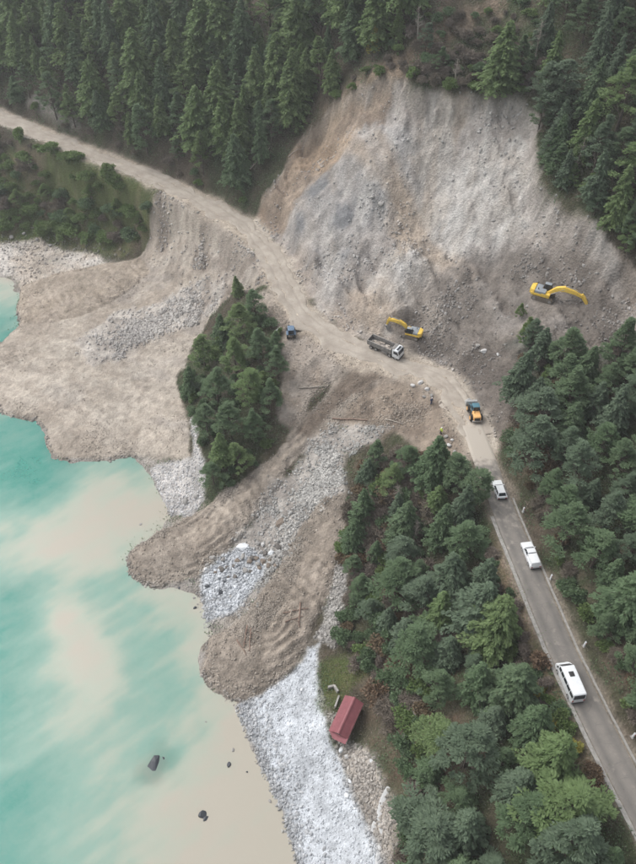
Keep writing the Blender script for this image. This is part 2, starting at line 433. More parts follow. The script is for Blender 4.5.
lay('scar_top', mixc((.13, .105, .082), (.24, .195, .155), np.clip(.4 + n2, 0, 1)), .85)
lay('top_bare', (.33, .32, .31), .8)
lay('verge', mixc((.13, .115, .075), (.19, .145, .11), np.clip(.5 + n2, 0, 1)), .9)
lay('slope_brown', mixc((.13, .115, .085), (.15, .105, .08), np.clip(.5 + n2, 0, 1)), .6)
lay('slide', mixc((.265, .245, .232), (.345, .328, .318), np.clip(.5 + n2 + .5 * n1, 0, 1)))
lay('slide_white', mixc((.39, .37, .35), (.51, .50, .49), np.clip(.45 + n2, 0, 1)), .9)
lay('slide_top_grey', mixc((.31, .30, .295), (.41, .40, .40), np.clip(.45 + n2, 0, 1)), .8)
lay('slide_grey', mixc((.255, .25, .25), (.36, .352, .35), np.clip(.5 + n2, 0, 1)), .75)
REG['rim'] = REG['slide'] * sstep(5.5, .5, -REG['slide_sd'] + 2.5 * WARP) * (1 - .4 * REG['slide_white']) * (1 - .75 * sstep(36, 44, Z))
lay('rim', mixc((.23, .185, .15), (.32, .265, .215), np.clip(.5 + n2, 0, 1)), .8)
REG['rock'] = REG['slide_grey'] * np.clip(2.2 * fbm(GX, GY, 5, 4, 515) - .3, 0, 1)
lay('rock', (.15, .158, .172), .85)
lay('slide_foot', mixc((.33, .30, .275), (.40, .37, .345), np.clip(.5 + n2, 0, 1)), .5)
lay('slide_tan', (.36, .255, .165), .85)
lay('slide_tan2', (.38, .315, .25), .6)
lay('slide_brown', mixc((.105, .093, .084), (.168, .15, .136), np.clip(.5 + n2 + .4 * n1, 0, 1)), .9)
REG['streak'] = REG['slide'] * np.clip(1.6 * fbm(GX * 1.3 + .4 * GY, GY * .28, 4.5, 4, 404) - .1, 0, 1)
lay('streak', mixc((.25, .235, .225), (.30, .27, .24), np.clip(.5 + n1, 0, 1)), .6)
REG['streak2'] = REG['slide'] * (1 - REG['slide_brown']) * np.clip(1.6 * fbm(GX * 1.2 - .25 * GY, GY * .3, 5, 4, 431) - .1, 0, 1)
lay('streak2', (.44, .43, .42), .6)
REG['ochre'] = REG['slide'] * (1 - REG['slide_brown']) * np.clip(2.0 * fbm(GX * .9 + .5 * GY, GY * .5, 9, 4, 447) - .35, 0, 1)
lay('ochre', (.36, .295, .235), .7)
lay('left_brown', mixc((.19, .145, .11), (.30, .235, .178), np.clip(.5 + n2, 0, 1)), .8)
lay('slide_dark', mixc((.105, .092, .084), (.155, .138, .125), np.clip(.5 + n2, 0, 1)), .8)
lay('pit', (.10, .11, .10), .8)
lay('fan', mixc((.32, .29, .258), (.40, .372, .338), np.clip(.5 + n1 + .4 * n2, 0, 1)))
lay('smooth_fan', mixc((.39, .36, .325), (.45, .425, .39), np.clip(.5 + n2, 0, 1)), .7)
lay('fan_rubble', mixc((.36, .345, .335), (.46, .45, .44), np.clip(.5 + n2, 0, 1)), .8)
REG['fan_grey'] = REG['fan'] * np.clip(1.8 * fbm(GX * .5 + GY * .9, (GX * .9 - GY * .5) * .35, 5, 4, 919) - .25, 0, 1)
lay('fan_grey', mixc((.24, .225, .215), (.33, .315, .30), np.clip(.5 + n2, 0, 1)), .65)
REG['emb'] = REG['fan'] * sstep(5, 9, Z) * np.clip(.55 + 1.5 * fbm(GX * 1.0, GY * .45 + GX * .2, 2.6, 3, 66), 0, 1)
lay('emb', mixc((.20, .175, .155), (.27, .245, .225), np.clip(.5 + n2, 0, 1)), .75)
lay('fan_tongue', mixc((.30, .265, .225), (.36, .32, .28), np.clip(.5 + n2, 0, 1)), .8)
lay('beach_left', mixc((.50, .46, .42), (.56, .55, .54), np.clip(.5 + n1 + .5 * n2, 0, 1)))
lay('knoll_edge', mixc((.28, .245, .215), (.36, .33, .305), np.clip(.5 + n2, 0, 1)), .9)
lay('chute', mixc((.22, .197, .175), (.305, .278, .25), np.clip(.5 + n2 + .5 * n1, 0, 1)))
lay('track', mixc((.315, .282, .248), (.37, .335, .298), np.clip(.5 + n2, 0, 1)), .8)
lay('damp', (.14, .116, .098), .9)
lay('soil_brown', mixc((.16, .132, .11), (.25, .212, .178), np.clip(.5 + n2, 0, 1)), .85)
lay('gravel', mixc((.27, .258, .25), (.40, .39, .38), np.clip(.5 + n2 + .3 * n1, 0, 1)))
lay('white_rubble', mixc((.36, .37, .38), (.53, .545, .56), np.clip(.6 + n2, 0, 1)))
lay('lobe', mixc((.185, .166, .147), (.285, .257, .23), np.clip(.5 + n2 + .5 * n1, 0, 1)))
lay('back_beach', mixc((.30, .28, .26), (.42, .40, .38), np.clip(.5 + n2, 0, 1)))
lay('stream_gravel', (.40, .40, .40), .8)
lay('beach', mixc((.46, .475, .495), (.59, .61, .635), np.clip(.6 + n2, 0, 1)))
lay('lobe', mixc((.185, .166, .147), (.285, .257, .23), np.clip(.5 + n2 + .5 * n1, 0, 1)))
lay('lobe_track', mixc((.27, .24, .21), (.325, .292, .26), np.clip(.5 + n2, 0, 1)), .7)
lay('pale_rock', mixc((.42, .42, .43), (.56, .56, .57), np.clip(.5 + n2, 0, 1)))
lay('grass', mixc((.10, .11, .045), (.075, .11, .035), np.clip(.5 + n2, 0, 1)), .8)
lay('work_area', mixc((.34, .30, .262), (.43, .385, .335), np.clip(.5 + n2 + .4 * n1, 0, 1)), .85)
REG['dirt_edge'] = sstep(DIRT_HW + 1.6, DIRT_HW - .2, dd + .9 * WARP)
lay('dirt_edge', mixc((.38, .34, .295), (.45, .41, .36), np.clip(.5 + n2, 0, 1)))
REG['asph_edge'] = sstep(ASPH_HW + 1.6, ASPH_HW + .2, ad + .9 * WARP) * (1 - REG['dirt_edge'])
lay('asph_edge', (.25, .225, .195), .8)
for rg, px_, py_, wl_, sd_ in (('chute', 205, 528, 1.7, 5), ('lobe', 275, 622, 1.8, 8), ('fan_tongue', 120, 280, 2.0, 12)):
    c0 = hit(px_, py_)
    rr_ = np.hypot(GX - c0[0], GY - c0[1]) + 1.1 * fbm(GX, GY, 4, 3, sd_)
    ALB = ALB * (1 + (.11 * REG[rg] * (low if rg == 'chute' else 1) * np.sin(rr_ * 2 * math.pi / wl_ + .8) * (.4 + .8 * vnoise(GX / 3, GY / 3, sd_)))[..., None])
ALB = ALB * (1 + (.10 * FURROW + .08 * FURROW2)[..., None])
flow = np.clip(fbm(GX * .5 + GY * .9, (GX * .9 - GY * .5) * .25, 2.2, 3, 616), -1, 1)
ALB = ALB * (1 + (.13 * REG['fan'] * flow)[..., None])
# wet margin and the bed of the sea
wet = sstep(.55, .02, Z)[..., None]
ALB = ALB * (1 - .28 * wet)
bed = sstep(.05, -.5, Z)[..., None]
ALB = ALB * (1 - bed) + np.array((.42, .45, .40)) * bed
ALB *= (1 + .18 * n3) * .87
ALB *= np.array((1.025, .978, .925)) * (1 - bed) + bed
ALB *= 1 + REG['slide'][..., None] * np.array((-.02, .005, .035))
ALB *= 1 + np.maximum(REG['beach'], REG['white_rubble'])[..., None] * np.array((-.11, -.05, .03)) * (1 - REG['lobe'])[..., None]

# ------------------------------------------------------------------ materials
def mat(name):
    m = bpy.data.materials.new(name); m.use_nodes = True
    nt = m.node_tree
    return m, nt.nodes, nt.links, nt.nodes['Principled BSDF']
def plain(name, col, rough=.6, metal=0, vary=.12, scale=6.0, spec=.5):
    m, n, l, b = mat(name)
    b.inputs['Roughness'].default_value = rough; b.inputs['Metallic'].default_value = metal
    b.inputs['Specular IOR Level'].default_value = spec
    tc = n.new('ShaderNodeTexCoord'); nz = n.new('ShaderNodeTexNoise'); nz.inputs['Scale'].default_value = scale; nz.inputs['Detail'].default_value = 5
    mr = n.new('ShaderNodeMapRange'); mr.inputs['From Min'].default_value = .3; mr.inputs['From Max'].default_value = .7
    mr.inputs['To Min'].default_value = 1 - vary; mr.inputs['To Max'].default_value = 1 + vary
    mx = n.new('ShaderNodeVectorMath'); mx.operation = 'SCALE'; mx.inputs[0].default_value = col
    l.new(tc.outputs['Object'], nz.inputs['Vector']); l.new(nz.outputs['Fac'], mr.inputs['Value'])
    l.new(mr.outputs[0], mx.inputs['Scale']); l.new(mx.outputs[0], b.inputs['Base Color'])
    return m
def ground_mat(name, bump, speck):
    m, n, l, b = mat(name)
    b.inputs['Roughness'].default_value = .92; b.inputs['Specular IOR Level'].default_value = .25
    at_ = n.new('ShaderNodeAttribute'); at_.attribute_name = 'albedo'
    tc = n.new('ShaderNodeTexCoord')
    v = n.new('ShaderNodeTexVoronoi'); v.inputs['Scale'].default_value = 2.6; v.inputs['Randomness'].default_value = 1
    nz = n.new('ShaderNodeTexNoise'); nz.inputs['Scale'].default_value = 1.7; nz.inputs['Detail'].default_value = 8; nz.inputs['Roughness'].default_value = .68
    l.new(tc.outputs['Object'], v.inputs['Vector']); l.new(tc.outputs['Object'], nz.inputs['Vector'])
    sep = n.new('ShaderNodeSeparateColor'); l.new(v.outputs['Color'], sep.inputs[0])
    mr = n.new('ShaderNodeMapRange'); mr.inputs['To Min'].default_value = 1 - speck; mr.inputs['To Max'].default_value = 1 + speck
    l.new(sep.outputs[0], mr.inputs['Value'])
    mr2 = n.new('ShaderNodeMapRange'); mr2.inputs['From Min'].default_value = .28; mr2.inputs['From Max'].default_value = .72
    mr2.inputs['To Min'].default_value = .76; mr2.inputs['To Max'].default_value = 1.22
    l.new(nz.outputs['Fac'], mr2.inputs['Value'])
    mu = n.new('ShaderNodeMath'); mu.operation = 'MULTIPLY'; l.new(mr.outputs[0], mu.inputs[0]); l.new(mr2.outputs[0], mu.inputs[1])
    sc = n.new('ShaderNodeVectorMath'); sc.operation = 'SCALE'
    l.new(at_.outputs['Color'], sc.inputs[0]); l.new(mu.outputs[0], sc.inputs['Scale']); l.new(sc.outputs[0], b.inputs['Base Color'])
    bp = n.new('ShaderNodeBump'); bp.inputs['Strength'].default_value = bump; bp.inputs['Distance'].default_value = .35
    ad_ = n.new('ShaderNodeMath'); ad_.operation = 'ADD'; l.new(nz.outputs['Fac'], ad_.inputs[0]); l.new(v.outputs['Distance'], ad_.inputs[1])
    l.new(ad_.outputs[0], bp.inputs['Height']); l.new(bp.outputs[0], b.inputs['Normal'])
    return m
M_GROUND = ground_mat('ground', .7, .10)
M_ROCKY = ground_mat('rocky_ground', .45, .10)
M_MUD = ground_mat('mud', .4, .07)

# ------------------------------------------------------------------ the ground, split where its material changes
gyx, gxx = np.gradient(Z, YS, XS)
NRM = np.dstack([-gxx, -gyx, np.ones_like(Z)]); NRM /= np.linalg.norm(NRM, axis=2, keepdims=True)
VID = np.arange(NY * NX).reshape(NY, NX)
QUADS = np.stack([VID[:-1, :-1], VID[:-1, 1:], VID[1:, 1:], VID[1:, :-1]], -1).reshape(-1, 4)
def cell(a): return ((a[:-1, :-1] + a[:-1, 1:] + a[1:, 1:] + a[1:, :-1]) / 4).ravel()
cat = np.zeros(len(QUADS), int)
cat[cell(np.maximum(REG['slide'], REG['scar_top'] * 0)) > .5] = 1
cat[cell(np.maximum(REG['fan'], REG['knoll_edge'])) > .5] = 2
cat[cell(np.maximum(REG['chute'], REG['gravel'])) > .5] = 3
cat[cell(np.maximum(REG['beach'], REG['back_beach'])) > .5] = 4
cat[cell(REG['beach_left']) > .5] = 5
cat[cell(REG['lobe']) > .5] = 6
cat[cell(Z) < -.25] = 7
VV = np.dstack([GX, GY, Z]).reshape(-1, 3); NN = NRM.reshape(-1, 3); AA = np.dstack([np.clip(ALB, .01, .9), np.ones_like(Z)]).reshape(-1, 4)
for i, (nm, mm) in enumerate([('hillside', M_GROUND), ('landslide_slope', M_ROCKY), ('mud_fan', M_MUD), ('debris_chute', M_MUD), ('pebble_beach', M_MUD),
                              ('sand_beach', M_GROUND), ('mud_lobe', M_MUD), ('seabed', M_GROUND)]):
    q = QUADS[cat == i]
    u, inv = np.unique(q, return_inverse=True)
    me = fast_mesh(nm, VV[u], inv.reshape(-1, 4), True)
    ca = me.color_attributes.new('albedo', 'FLOAT_COLOR', 'POINT'); ca.data.foreach_set('color', AA[u].astype(np.float32).ravel())
    me.normals_split_custom_set_from_vertices(NN[u].tolist())
    tag(link(nm, me, mm), kind='structure')

# ------------------------------------------------------------------ the sea, clouded by suspended silt
SILT = [(20, 450, 0), (42, 440, .02), (5, 430, .05), (0, 500, .12), (30, 490, .05), (55, 480, .2), (60, 500, .45), (20, 525, .5), (0, 540, .55), (-60, 450, .1), (-60, 560, .3), (0, 600, .2), (0, 660, .2),
        (0, 720, .15), (0, 860, .1), (-60, 800, 0), (60, 855, .3), (100, 474, .48), (135, 480, .6), (75, 470, .4), (120, 500, .96), (150, 510, 1), (90, 520, .92), (60, 545, .9), (30, 560, .72), (105, 545, .88), (100, 600, .45),
        (60, 590, .62), (130, 545, .62), (140, 600, .5), (120, 640, .52), (160, 620, .62), (60, 625, .85), (75, 670, .9), (95, 710, .78), (150, 700, .52), (170, 660, .5),
        (185, 605, .85), (190, 640, .7), (190, 690, .62), (215, 720, 1), (195, 750, .75), (160, 760, .42), (175, 795, .85), (200, 820, 1), (145, 850, .78), (100, 800, .5), (50, 760, .42),
        (35, 700, .38), (250, 850, 1), (120, 760, .55), (240, 760, 1), (0, 290, .75), (0, 325, .12), (-60, 310, .1), (30, 600, .25), (10, 605, .12), (40, 640, .4), (20, 810, .22), (75, 820, .4), (130, 810, .62),
        (30, 400, .3), (30, 470, 0), (75, 500, .7), (205, 650, .8), (225, 700, .95)]
sp = np.array([at(x, y, 0) for x, y, s in SILT]); sv = np.array([s for *_, s in SILT])
swt = tps_fit(sp[:, :2], sv, .0008)
wxs = graded(-106, 40, .6, -900, 500); wys = graded(16, 235, .6, -900, 420)
wX, wY = np.meshgrid(wxs, wys)
ox = 2.6 * fbm(wX, wY, 14, 4, 201) + .7 * fbm(wX, wY, 3, 3, 207); oy = 2.6 * fbm(wX, wY, 14, 4, 202) + .7 * fbm(wX, wY, 3, 3, 208)
cx_, cy_ = np.clip(wX + ox, -118, 30), np.clip(wY + oy, 20, 225)
silt = tps_eval(sp[:, :2], swt, cx_, cy_) + .10 * fbm(wX * .7 + wY * .35, wY * .7 - wX * .35, 7, 4, 203)
su_, sv_ = wX * .80 + wY * .60, -wX * .60 + wY * .80
silt = silt + .13 * fbm(su_ * .22, sv_ * 1.0, 3.0, 5, 241) * sstep(-.05, .2, silt) + .06 * fbm(su_ * .3, sv_, 1.3, 3, 251)
sharp = silt + .10 * fbm(wX + .4 * wY, wY - .4 * wX, 3.5, 4, 231)
silt = np.clip((.86 * silt + .14 * (.16 + .80 * sstep(.40, .72, sharp) + .35 * (sstep(.05, .30, sharp) - .6) * (sharp < .4))) * .95 + .04, 0, 1)
wid = np.arange(wX.size).reshape(wX.shape)
wq = np.stack([wid[:-1, :-1], wid[:-1, 1:], wid[1:, 1:], wid[1:, :-1]], -1).reshape(-1, 4)
hz = height(np.clip(wX, -419, 419), np.clip(wY, -249, 419))
keep = np.minimum.reduce([hz[:-1, :-1], hz[:-1, 1:], hz[1:, 1:], hz[1:, :-1]]).ravel() < .6
wq = wq[keep]; u, inv = np.unique(wq, return_inverse=True)
wv = np.dstack([wX, wY, np.zeros_like(wX)]).reshape(-1, 3)
me = fast_mesh('water', wv[u], inv.reshape(-1, 4), True)
a_ = me.attributes.new('silt', 'FLOAT', 'POINT'); a_.data.foreach_set('value', silt.ravel()[u].astype(np.float32))
m, n, l, b = mat('silty_water')
at_ = n.new('ShaderNodeAttribute'); at_.attribute_name = 'silt'
rp = n.new('ShaderNodeValToRGB'); cr = rp.color_ramp
cr.elements[0].position = 0; cr.elements[0].color = (.022, .265, .215, 1)
cr.elements[1].position = 1; cr.elements[1].color = (.395, .365, .308, 1)
for p, c in ((.15, (.12, .335, .285, 1)), (.42, (.235, .385, .325, 1)), (.72, (.335, .385, .32, 1))):
    e = cr.elements.new(p); e.color = c
tc = n.new('ShaderNodeTexCoord'); nz = n.new('ShaderNodeTexNoise'); nz.inputs['Scale'].default_value = .22; nz.inputs['Detail'].default_value = 7; nz.inputs['Distortion'].default_value = 1.2
ad_ = n.new('ShaderNodeMath'); ad_.operation = 'MULTIPLY_ADD'; ad_.inputs[1].default_value = .22
su = n.new('ShaderNodeMath'); su.operation = 'SUBTRACT'; su.inputs[1].default_value = .11
l.new(tc.outputs['Object'], nz.inputs['Vector']); l.new(nz.outputs['Fac'], ad_.inputs[0]); l.new(at_.outputs['Fac'], ad_.inputs[2])
nf = n.new('ShaderNodeTexNoise'); nf.inputs['Scale'].default_value = .9; nf.inputs['Detail'].default_value = 9; nf.inputs['Roughness'].default_value = .62; nf.inputs['Distortion'].default_value = 2.0
af = n.new('ShaderNodeMath'); af.operation = 'MULTIPLY_ADD'; af.inputs[1].default_value = .20
l.new(tc.outputs['Object'], nf.inputs['Vector']); l.new(nf.outputs['Fac'], af.inputs[0]); l.new(ad_.outputs[0], af.inputs[2])
su.inputs[1].default_value = .185
l.new(af.outputs[0], su.inputs[0]); l.new(su.outputs[0], rp.inputs[0]); l.new(rp.outputs[0], b.inputs['Base Color'])
b.inputs['Roughness'].default_value = .18; b.inputs['IOR'].default_value = 1.33
nb = n.new('ShaderNodeTexNoise'); nb.inputs['Scale'].default_value = 2.2; nb.inputs['Detail'].default_value = 5
bp = n.new('ShaderNodeBump'); bp.inputs['Strength'].default_value = .18; bp.inputs['Distance'].default_value = .08
l.new(tc.outputs['Object'], nb.inputs['Vector']); l.new(nb.outputs['Fac'], bp.inputs['Height']); l.new(bp.outputs[0], b.inputs['Normal'])
tr = n.new('ShaderNodeBsdfTransparent'); tr.inputs[0].default_value = (.55, .85, .8, 1)
mx = n.new('ShaderNodeMixShader'); om = n.new('ShaderNodeMapRange'); om.inputs['From Min'].default_value = .2; om.inputs['From Max'].default_value = .8; om.inputs['To Min'].default_value = .6; om.inputs['To Max'].default_value = .9; l.new(at_.outputs['Fac'], om.inputs['Value']); l.new(om.outputs[0], mx.inputs[0])
l.new(tr.outputs[0], mx.inputs[1]); l.new(b.outputs[0], mx.inputs[2]); l.new(mx.outputs[0], n['Material Output'].inputs['Surface'])
clear = np.zeros(wX.shape)
for px_, py_ in ((151, 769), (163, 758)):
    c0 = at(px_, py_, 0); clear = np.maximum(clear, sstep(3.6, .6, np.hypot(wX - c0[0], wY - c0[1]) + .8 * fbm(wX, wY, 2.5, 3, 77)))
ac = me.attributes.new('clear', 'FLOAT', 'POINT'); ac.data.foreach_set('value', clear.ravel()[u].astype(np.float32))
ca = n.new('ShaderNodeAttribute'); ca.attribute_name = 'clear'
ck = n.new('ShaderNodeMath'); ck.operation = 'MULTIPLY_ADD'; ck.inputs[1].default_value = -.2
l.new(ca.outputs['Fac'], ck.inputs[0]); l.new(om.outputs[0], ck.inputs[2]); l.new(ck.outputs[0], mx.inputs[0])
tag(link('water', me, m), kind='structure')

# ------------------------------------------------------------------ roads
def offset_line(line, off):
    t = np.gradient(line[:, :2], axis=0); t /= np.linalg.norm(t, axis=1, keepdims=True)
    nrm = np.stack([-t[:, 1], t[:, 0]], 1)
    return line[:, :2] + nrm * np.asarray(off).reshape(-1, 1)
def strip(name, line, hw, dz_, mm, jitter=0.0, cross=14, ruts=0.0, camber=0.0, seed=0, taper_end=0):
    s = np.arange(len(line)) * .5
    jl = jitter * fbm(s, s * 0, 4, 3, seed); jr = jitter * fbm(s, s * 0 + 50, 4, 3, seed + 1)
    w = np.ones(len(line))
    if taper_end: w = np.minimum(1, (len(line) - np.arange(len(line))) / taper_end + .25)
    V = []
    for k in range(cross + 1):
        f = k / cross * 2 - 1
        o = f * hw * w + np.where(f < 0, -jl, jr) * abs(f)
        xy = offset_line(line, o)
        z = line[:, 2] + dz_ - camber * f * f
        if ruts: z = z - ruts * (np.exp(-((abs(f) - .38) / .1) ** 2)) + ruts * .6 * fbm(xy[:, 0], xy[:, 1], 1.6, 3, seed + 5)
        if abs(f) > .93: z = z - .14
        V.append(np.column_stack([xy, z]))
    V = np.array(V); nk, nl = V.shape[:2]
    idx = np.arange(nk * nl).reshape(nk, nl)
    F = np.stack([idx[:-1, :-1], idx[:-1, 1:], idx[1:, 1:], idx[1:, :-1]], -1).reshape(-1, 4)[:, ::-1]
    return tag(link(name, fast_mesh(name, V.reshape(-1, 3), F, True), mm), kind='structure')
def road_mat(name, c1, c2, c3, rough, bump):
    m, n, l, b = mat(name)
    b.inputs['Roughness'].default_value = rough; b.inputs['Specular IOR Level'].default_value = .3
    tc = n.new('ShaderNodeTexCoord')
    n1_ = n.new('ShaderNodeTexNoise'); n1_.inputs['Scale'].default_value = .35; n1_.inputs['Detail'].default_value = 8; n1_.inputs['Roughness'].default_value = .6
    n2_ = n.new('ShaderNodeTexNoise'); n2_.inputs['Scale'].default_value = 3.5; n2_.inputs['Detail'].default_value = 8; n2_.inputs['Roughness'].default_value = .7
    r1 = n.new('ShaderNodeValToRGB'); r1.color_ramp.elements[0].position = .35; r1.color_ramp.elements[1].position = .65
    r1.color_ramp.elements[0].color = (*c1, 1); r1.color_ramp.elements[1].color = (*c2, 1)
    r2 = n.new('ShaderNodeMapRange'); r2.inputs['From Min'].default_value = .5; r2.inputs['From Max'].default_value = .75; r2.inputs['To Max'].default_value = .6
    mx = n.new('ShaderNodeMixRGB'); mx.inputs[2].default_value = (*c3, 1)
    for q in (n1_, n2_): l.new(tc.outputs['Object'], q.inputs['Vector'])
    l.new(n1_.outputs['Fac'], r1.inputs[0]); l.new(n2_.outputs['Fac'], r2.inputs['Value']); l.new(r2.outputs[0], mx.inputs[0]); l.new(r1.outputs[0], mx.inputs[1])
    l.new(mx.outputs[0], b.inputs['Base Color'])
    bp = n.new('ShaderNodeBump'); bp.inputs['Strength'].default_value = bump; bp.inputs['Distance'].default_value = .1
    l.new(n2_.outputs['Fac'], bp.inputs['Height']); l.new(bp.outputs[0], b.inputs['Normal'])
    return m
M_DIRT = road_mat('dirt_road', (.285, .25, .213), (.40, .36, .312), (.25, .215, .182), .95, .6)
M_ASPH = road_mat('asphalt', (.17, .158, .146), (.215, .198, .18), (.26, .236, .208), .8, .3)
M_CONC = plain('weathered_concrete', (.27, .26, .245), .85, vary=.25, scale=2)
M_PATH = road_mat('pale_path', (.38, .38, .38), (.5, .505, .51), (.3, .29, .28), .9, .4)
dr = strip('dirt_road', dirt_line[:-6], DIRT_HW + .1, .03, M_DIRT, 1.6, 22, .12, 0, 3)
nl_ = len(dirt_line) - 6; fr = np.repeat(np.abs(np.linspace(-1, 1, 23)), nl_)
wob = np.tile(.05 * np.sin(np.arange(nl_) * .09) , 23)
rut = np.exp(-((fr - .36 - wob) / .10) ** 2)
ar = dr.data.attributes.new('mud', 'FLOAT', 'POINT'); ar.data.foreach_set('value', rut.astype(np.float32))
def rutted(m):
    n, l = m.node_tree.nodes, m.node_tree.links; b = n['Principled BSDF']
    src = b.inputs['Base Color'].links[0].from_socket
    a = n.new('ShaderNodeAttribute'); a.attribute_name = 'mud'
    k = n.new('ShaderNodeMath'); k.operation = 'MULTIPLY'; k.inputs[1].default_value = .55; l.new(a.outputs['Fac'], k.inputs[0])
    mx = n.new('ShaderNodeMixRGB'); mx.inputs[2].default_value = (.30, .265, .23, 1); l.new(k.outputs[0], mx.inputs[0]); l.new(src, mx.inputs[1]); l.new(mx.outputs[0], b.inputs['Base Color'])
rutted(M_DIRT)
wd_end = np.linspace(DIRT_HW + .2, ASPH_HW, 30)
def dusty(m):
    # mud carried onto the asphalt from the end of the dirt road, thinning out along the lane
    n, l = m.node_tree.nodes, m.node_tree.links; b = n['Principled BSDF']
    src = b.inputs['Base Color'].links[0].from_socket
    a = n.new('ShaderNodeAttribute'); a.attribute_name = 'mud'
    nz = n.new('ShaderNodeTexNoise'); nz.inputs['Scale'].default_value = .9; nz.inputs['Detail'].default_value = 8
    tc = n.new('ShaderNodeTexCoord'); l.new(tc.outputs['Object'], nz.inputs['Vector'])
    ad_ = n.new('ShaderNodeMath'); ad_.operation = 'ADD'; l.new(a.outputs['Fac'], ad_.inputs[0]); l.new(nz.outputs['Fac'], ad_.inputs[1])
    mr = n.new('ShaderNodeMapRange'); mr.inputs['From Min'].default_value = .62; mr.inputs['From Max'].default_value = .95; l.new(ad_.outputs[0], mr.inputs['Value'])
    mx = n.new('ShaderNodeMixRGB'); mx.inputs[2].default_value = (.40, .362, .315, 1); l.new(mr.outputs[0], mx.inputs[0]); l.new(src, mx.inputs[1]); l.new(mx.outputs[0], b.inputs['Base Color'])
rd = strip('road', asph_line, ASPH_HW, .045, M_ASPH, .0, 12, 0, .04, 5)
co = np.empty(len(rd.data.vertices) * 3, np.float32); rd.data.vertices.foreach_get('co', co); co = co.reshape(-1, 3)
dist0 = np.hypot(co[:, 0] - asph_line[0, 0], co[:, 1] - asph_line[0, 1])
nr_ = len(asph_line); fa = np.repeat(np.abs(np.linspace(-1, 1, 13)), nr_)
al_ = rd.data.attributes.new('lane', 'FLOAT', 'POINT'); al_.data.foreach_set('value', np.exp(-((fa - .5) / .22) ** 2).astype(np.float32))
def worn(m):
    # tyre-polished bands and tar patches along the lane
    n, l = m.node_tree.nodes, m.node_tree.links; b = n['Principled BSDF']
    src = b.inputs['Base Color'].links[0].from_socket
    a = n.new('ShaderNodeAttribute'); a.attribute_name = 'lane'; tc = n.new('ShaderNodeTexCoord')
    nz = n.new('ShaderNodeTexNoise'); nz.inputs['Scale'].default_value = .5; nz.inputs['Detail'].default_value = 6; l.new(tc.outputs['Object'], nz.inputs['Vector'])
    k = n.new('ShaderNodeMath'); k.operation = 'MULTIPLY'; l.new(a.outputs['Fac'], k.inputs[0]); l.new(nz.outputs['Fac'], k.inputs[1])
    vo = n.new('ShaderNodeTexVoronoi'); vo.feature = 'DISTANCE_TO_EDGE'; vo.inputs['Scale'].default_value = .35; l.new(tc.outputs['Object'], vo.inputs['Vector'])
    cr_ = n.new('ShaderNodeMapRange'); cr_.inputs['From Max'].default_value = .025; cr_.inputs['To Min'].default_value = .4; cr_.inputs['To Max'].default_value = 0; l.new(vo.outputs['Distance'], cr_.inputs['Value'])
    mxm = n.new('ShaderNodeMath'); mxm.operation = 'MAXIMUM'; l.new(k.outputs[0], mxm.inputs[0]); l.new(cr_.outputs[0], mxm.inputs[1])
    mx = n.new('ShaderNodeMixRGB'); mx.inputs[2].default_value = (.10, .097, .094, 1); l.new(mxm.outputs[0], mx.inputs[0]); l.new(src, mx.inputs[1]); l.new(mx.outputs[0], b.inputs['Base Color'])
worn(M_ASPH); dusty(M_ASPH)
am = rd.data.attributes.new('mud', 'FLOAT', 'POINT'); am.data.foreach_set('value', (.9 * sstep(12, 4, dist0) + .16 * sstep(40, 8, dist0)).astype(np.float32))
def kerb(name, line, off, i0, i1, wdt, hgt):
    ln = line[i0:i1]
    V = []
    for o, z in ((-wdt / 2, -.2), (-wdt / 2, hgt), (wdt / 2, hgt), (wdt / 2, -.2)):
        jit = .03 * fbm(np.arange(len(ln)) * .5, np.zeros(len(ln)), 2, 2, 9)
        V.append(np.column_stack([offset_line(ln, o + off + jit), ln[:, 2] + z]))
    V = np.array(V); nk, nl = V.shape[:2]; idx = np.arange(nk * nl).reshape(nk, nl)
    F = np.stack([idx[:-1, :-1], idx[:-1, 1:], idx[1:, 1:], idx[1:, :-1]], -1).reshape(-1, 4)[:, ::-1]
    return tag(link(name, fast_mesh(name, V.reshape(-1, 3), F), M_CONC), kind='structure')
def nearest(line, px, py):
    p = hit(px, py); return int(np.argmin(np.hypot(line[:, 0] - p[0], line[:, 1] - p[1])))
k0 = nearest(asph_line, 508, 516)
kerb('kerb', asph_line, -(ASPH_HW + .3), k0, len(asph_line), .55, .12)     # seaward edge
kerb('kerb', asph_line, ASPH_HW + .22, nearest(asph_line, 500, 500), len(asph_line), .3, .11)
def path(name, pxs, hw):
    ln = polyline([hit(*p) for p in pxs], .5)
    ln[:, 2] = height(ln[:, 0], ln[:, 1])
    k = np.ones(5) / 5
    ln[:, 2] = np.convolve(np.pad(ln[:, 2], 2, mode='edge'), k, 'valid')
    return strip(name, ln, hw, .10, M_PATH, .3, 8, .04, .12, 31)
path('path', [(418, 700), (414, 716), (412, 724)], .4)
path('path', [(391, 788), (383, 803), (377, 820), (372, 836)], .62)
path('path', [(381, 812), (382, 830), (380, 846), (376, 870)], .5)

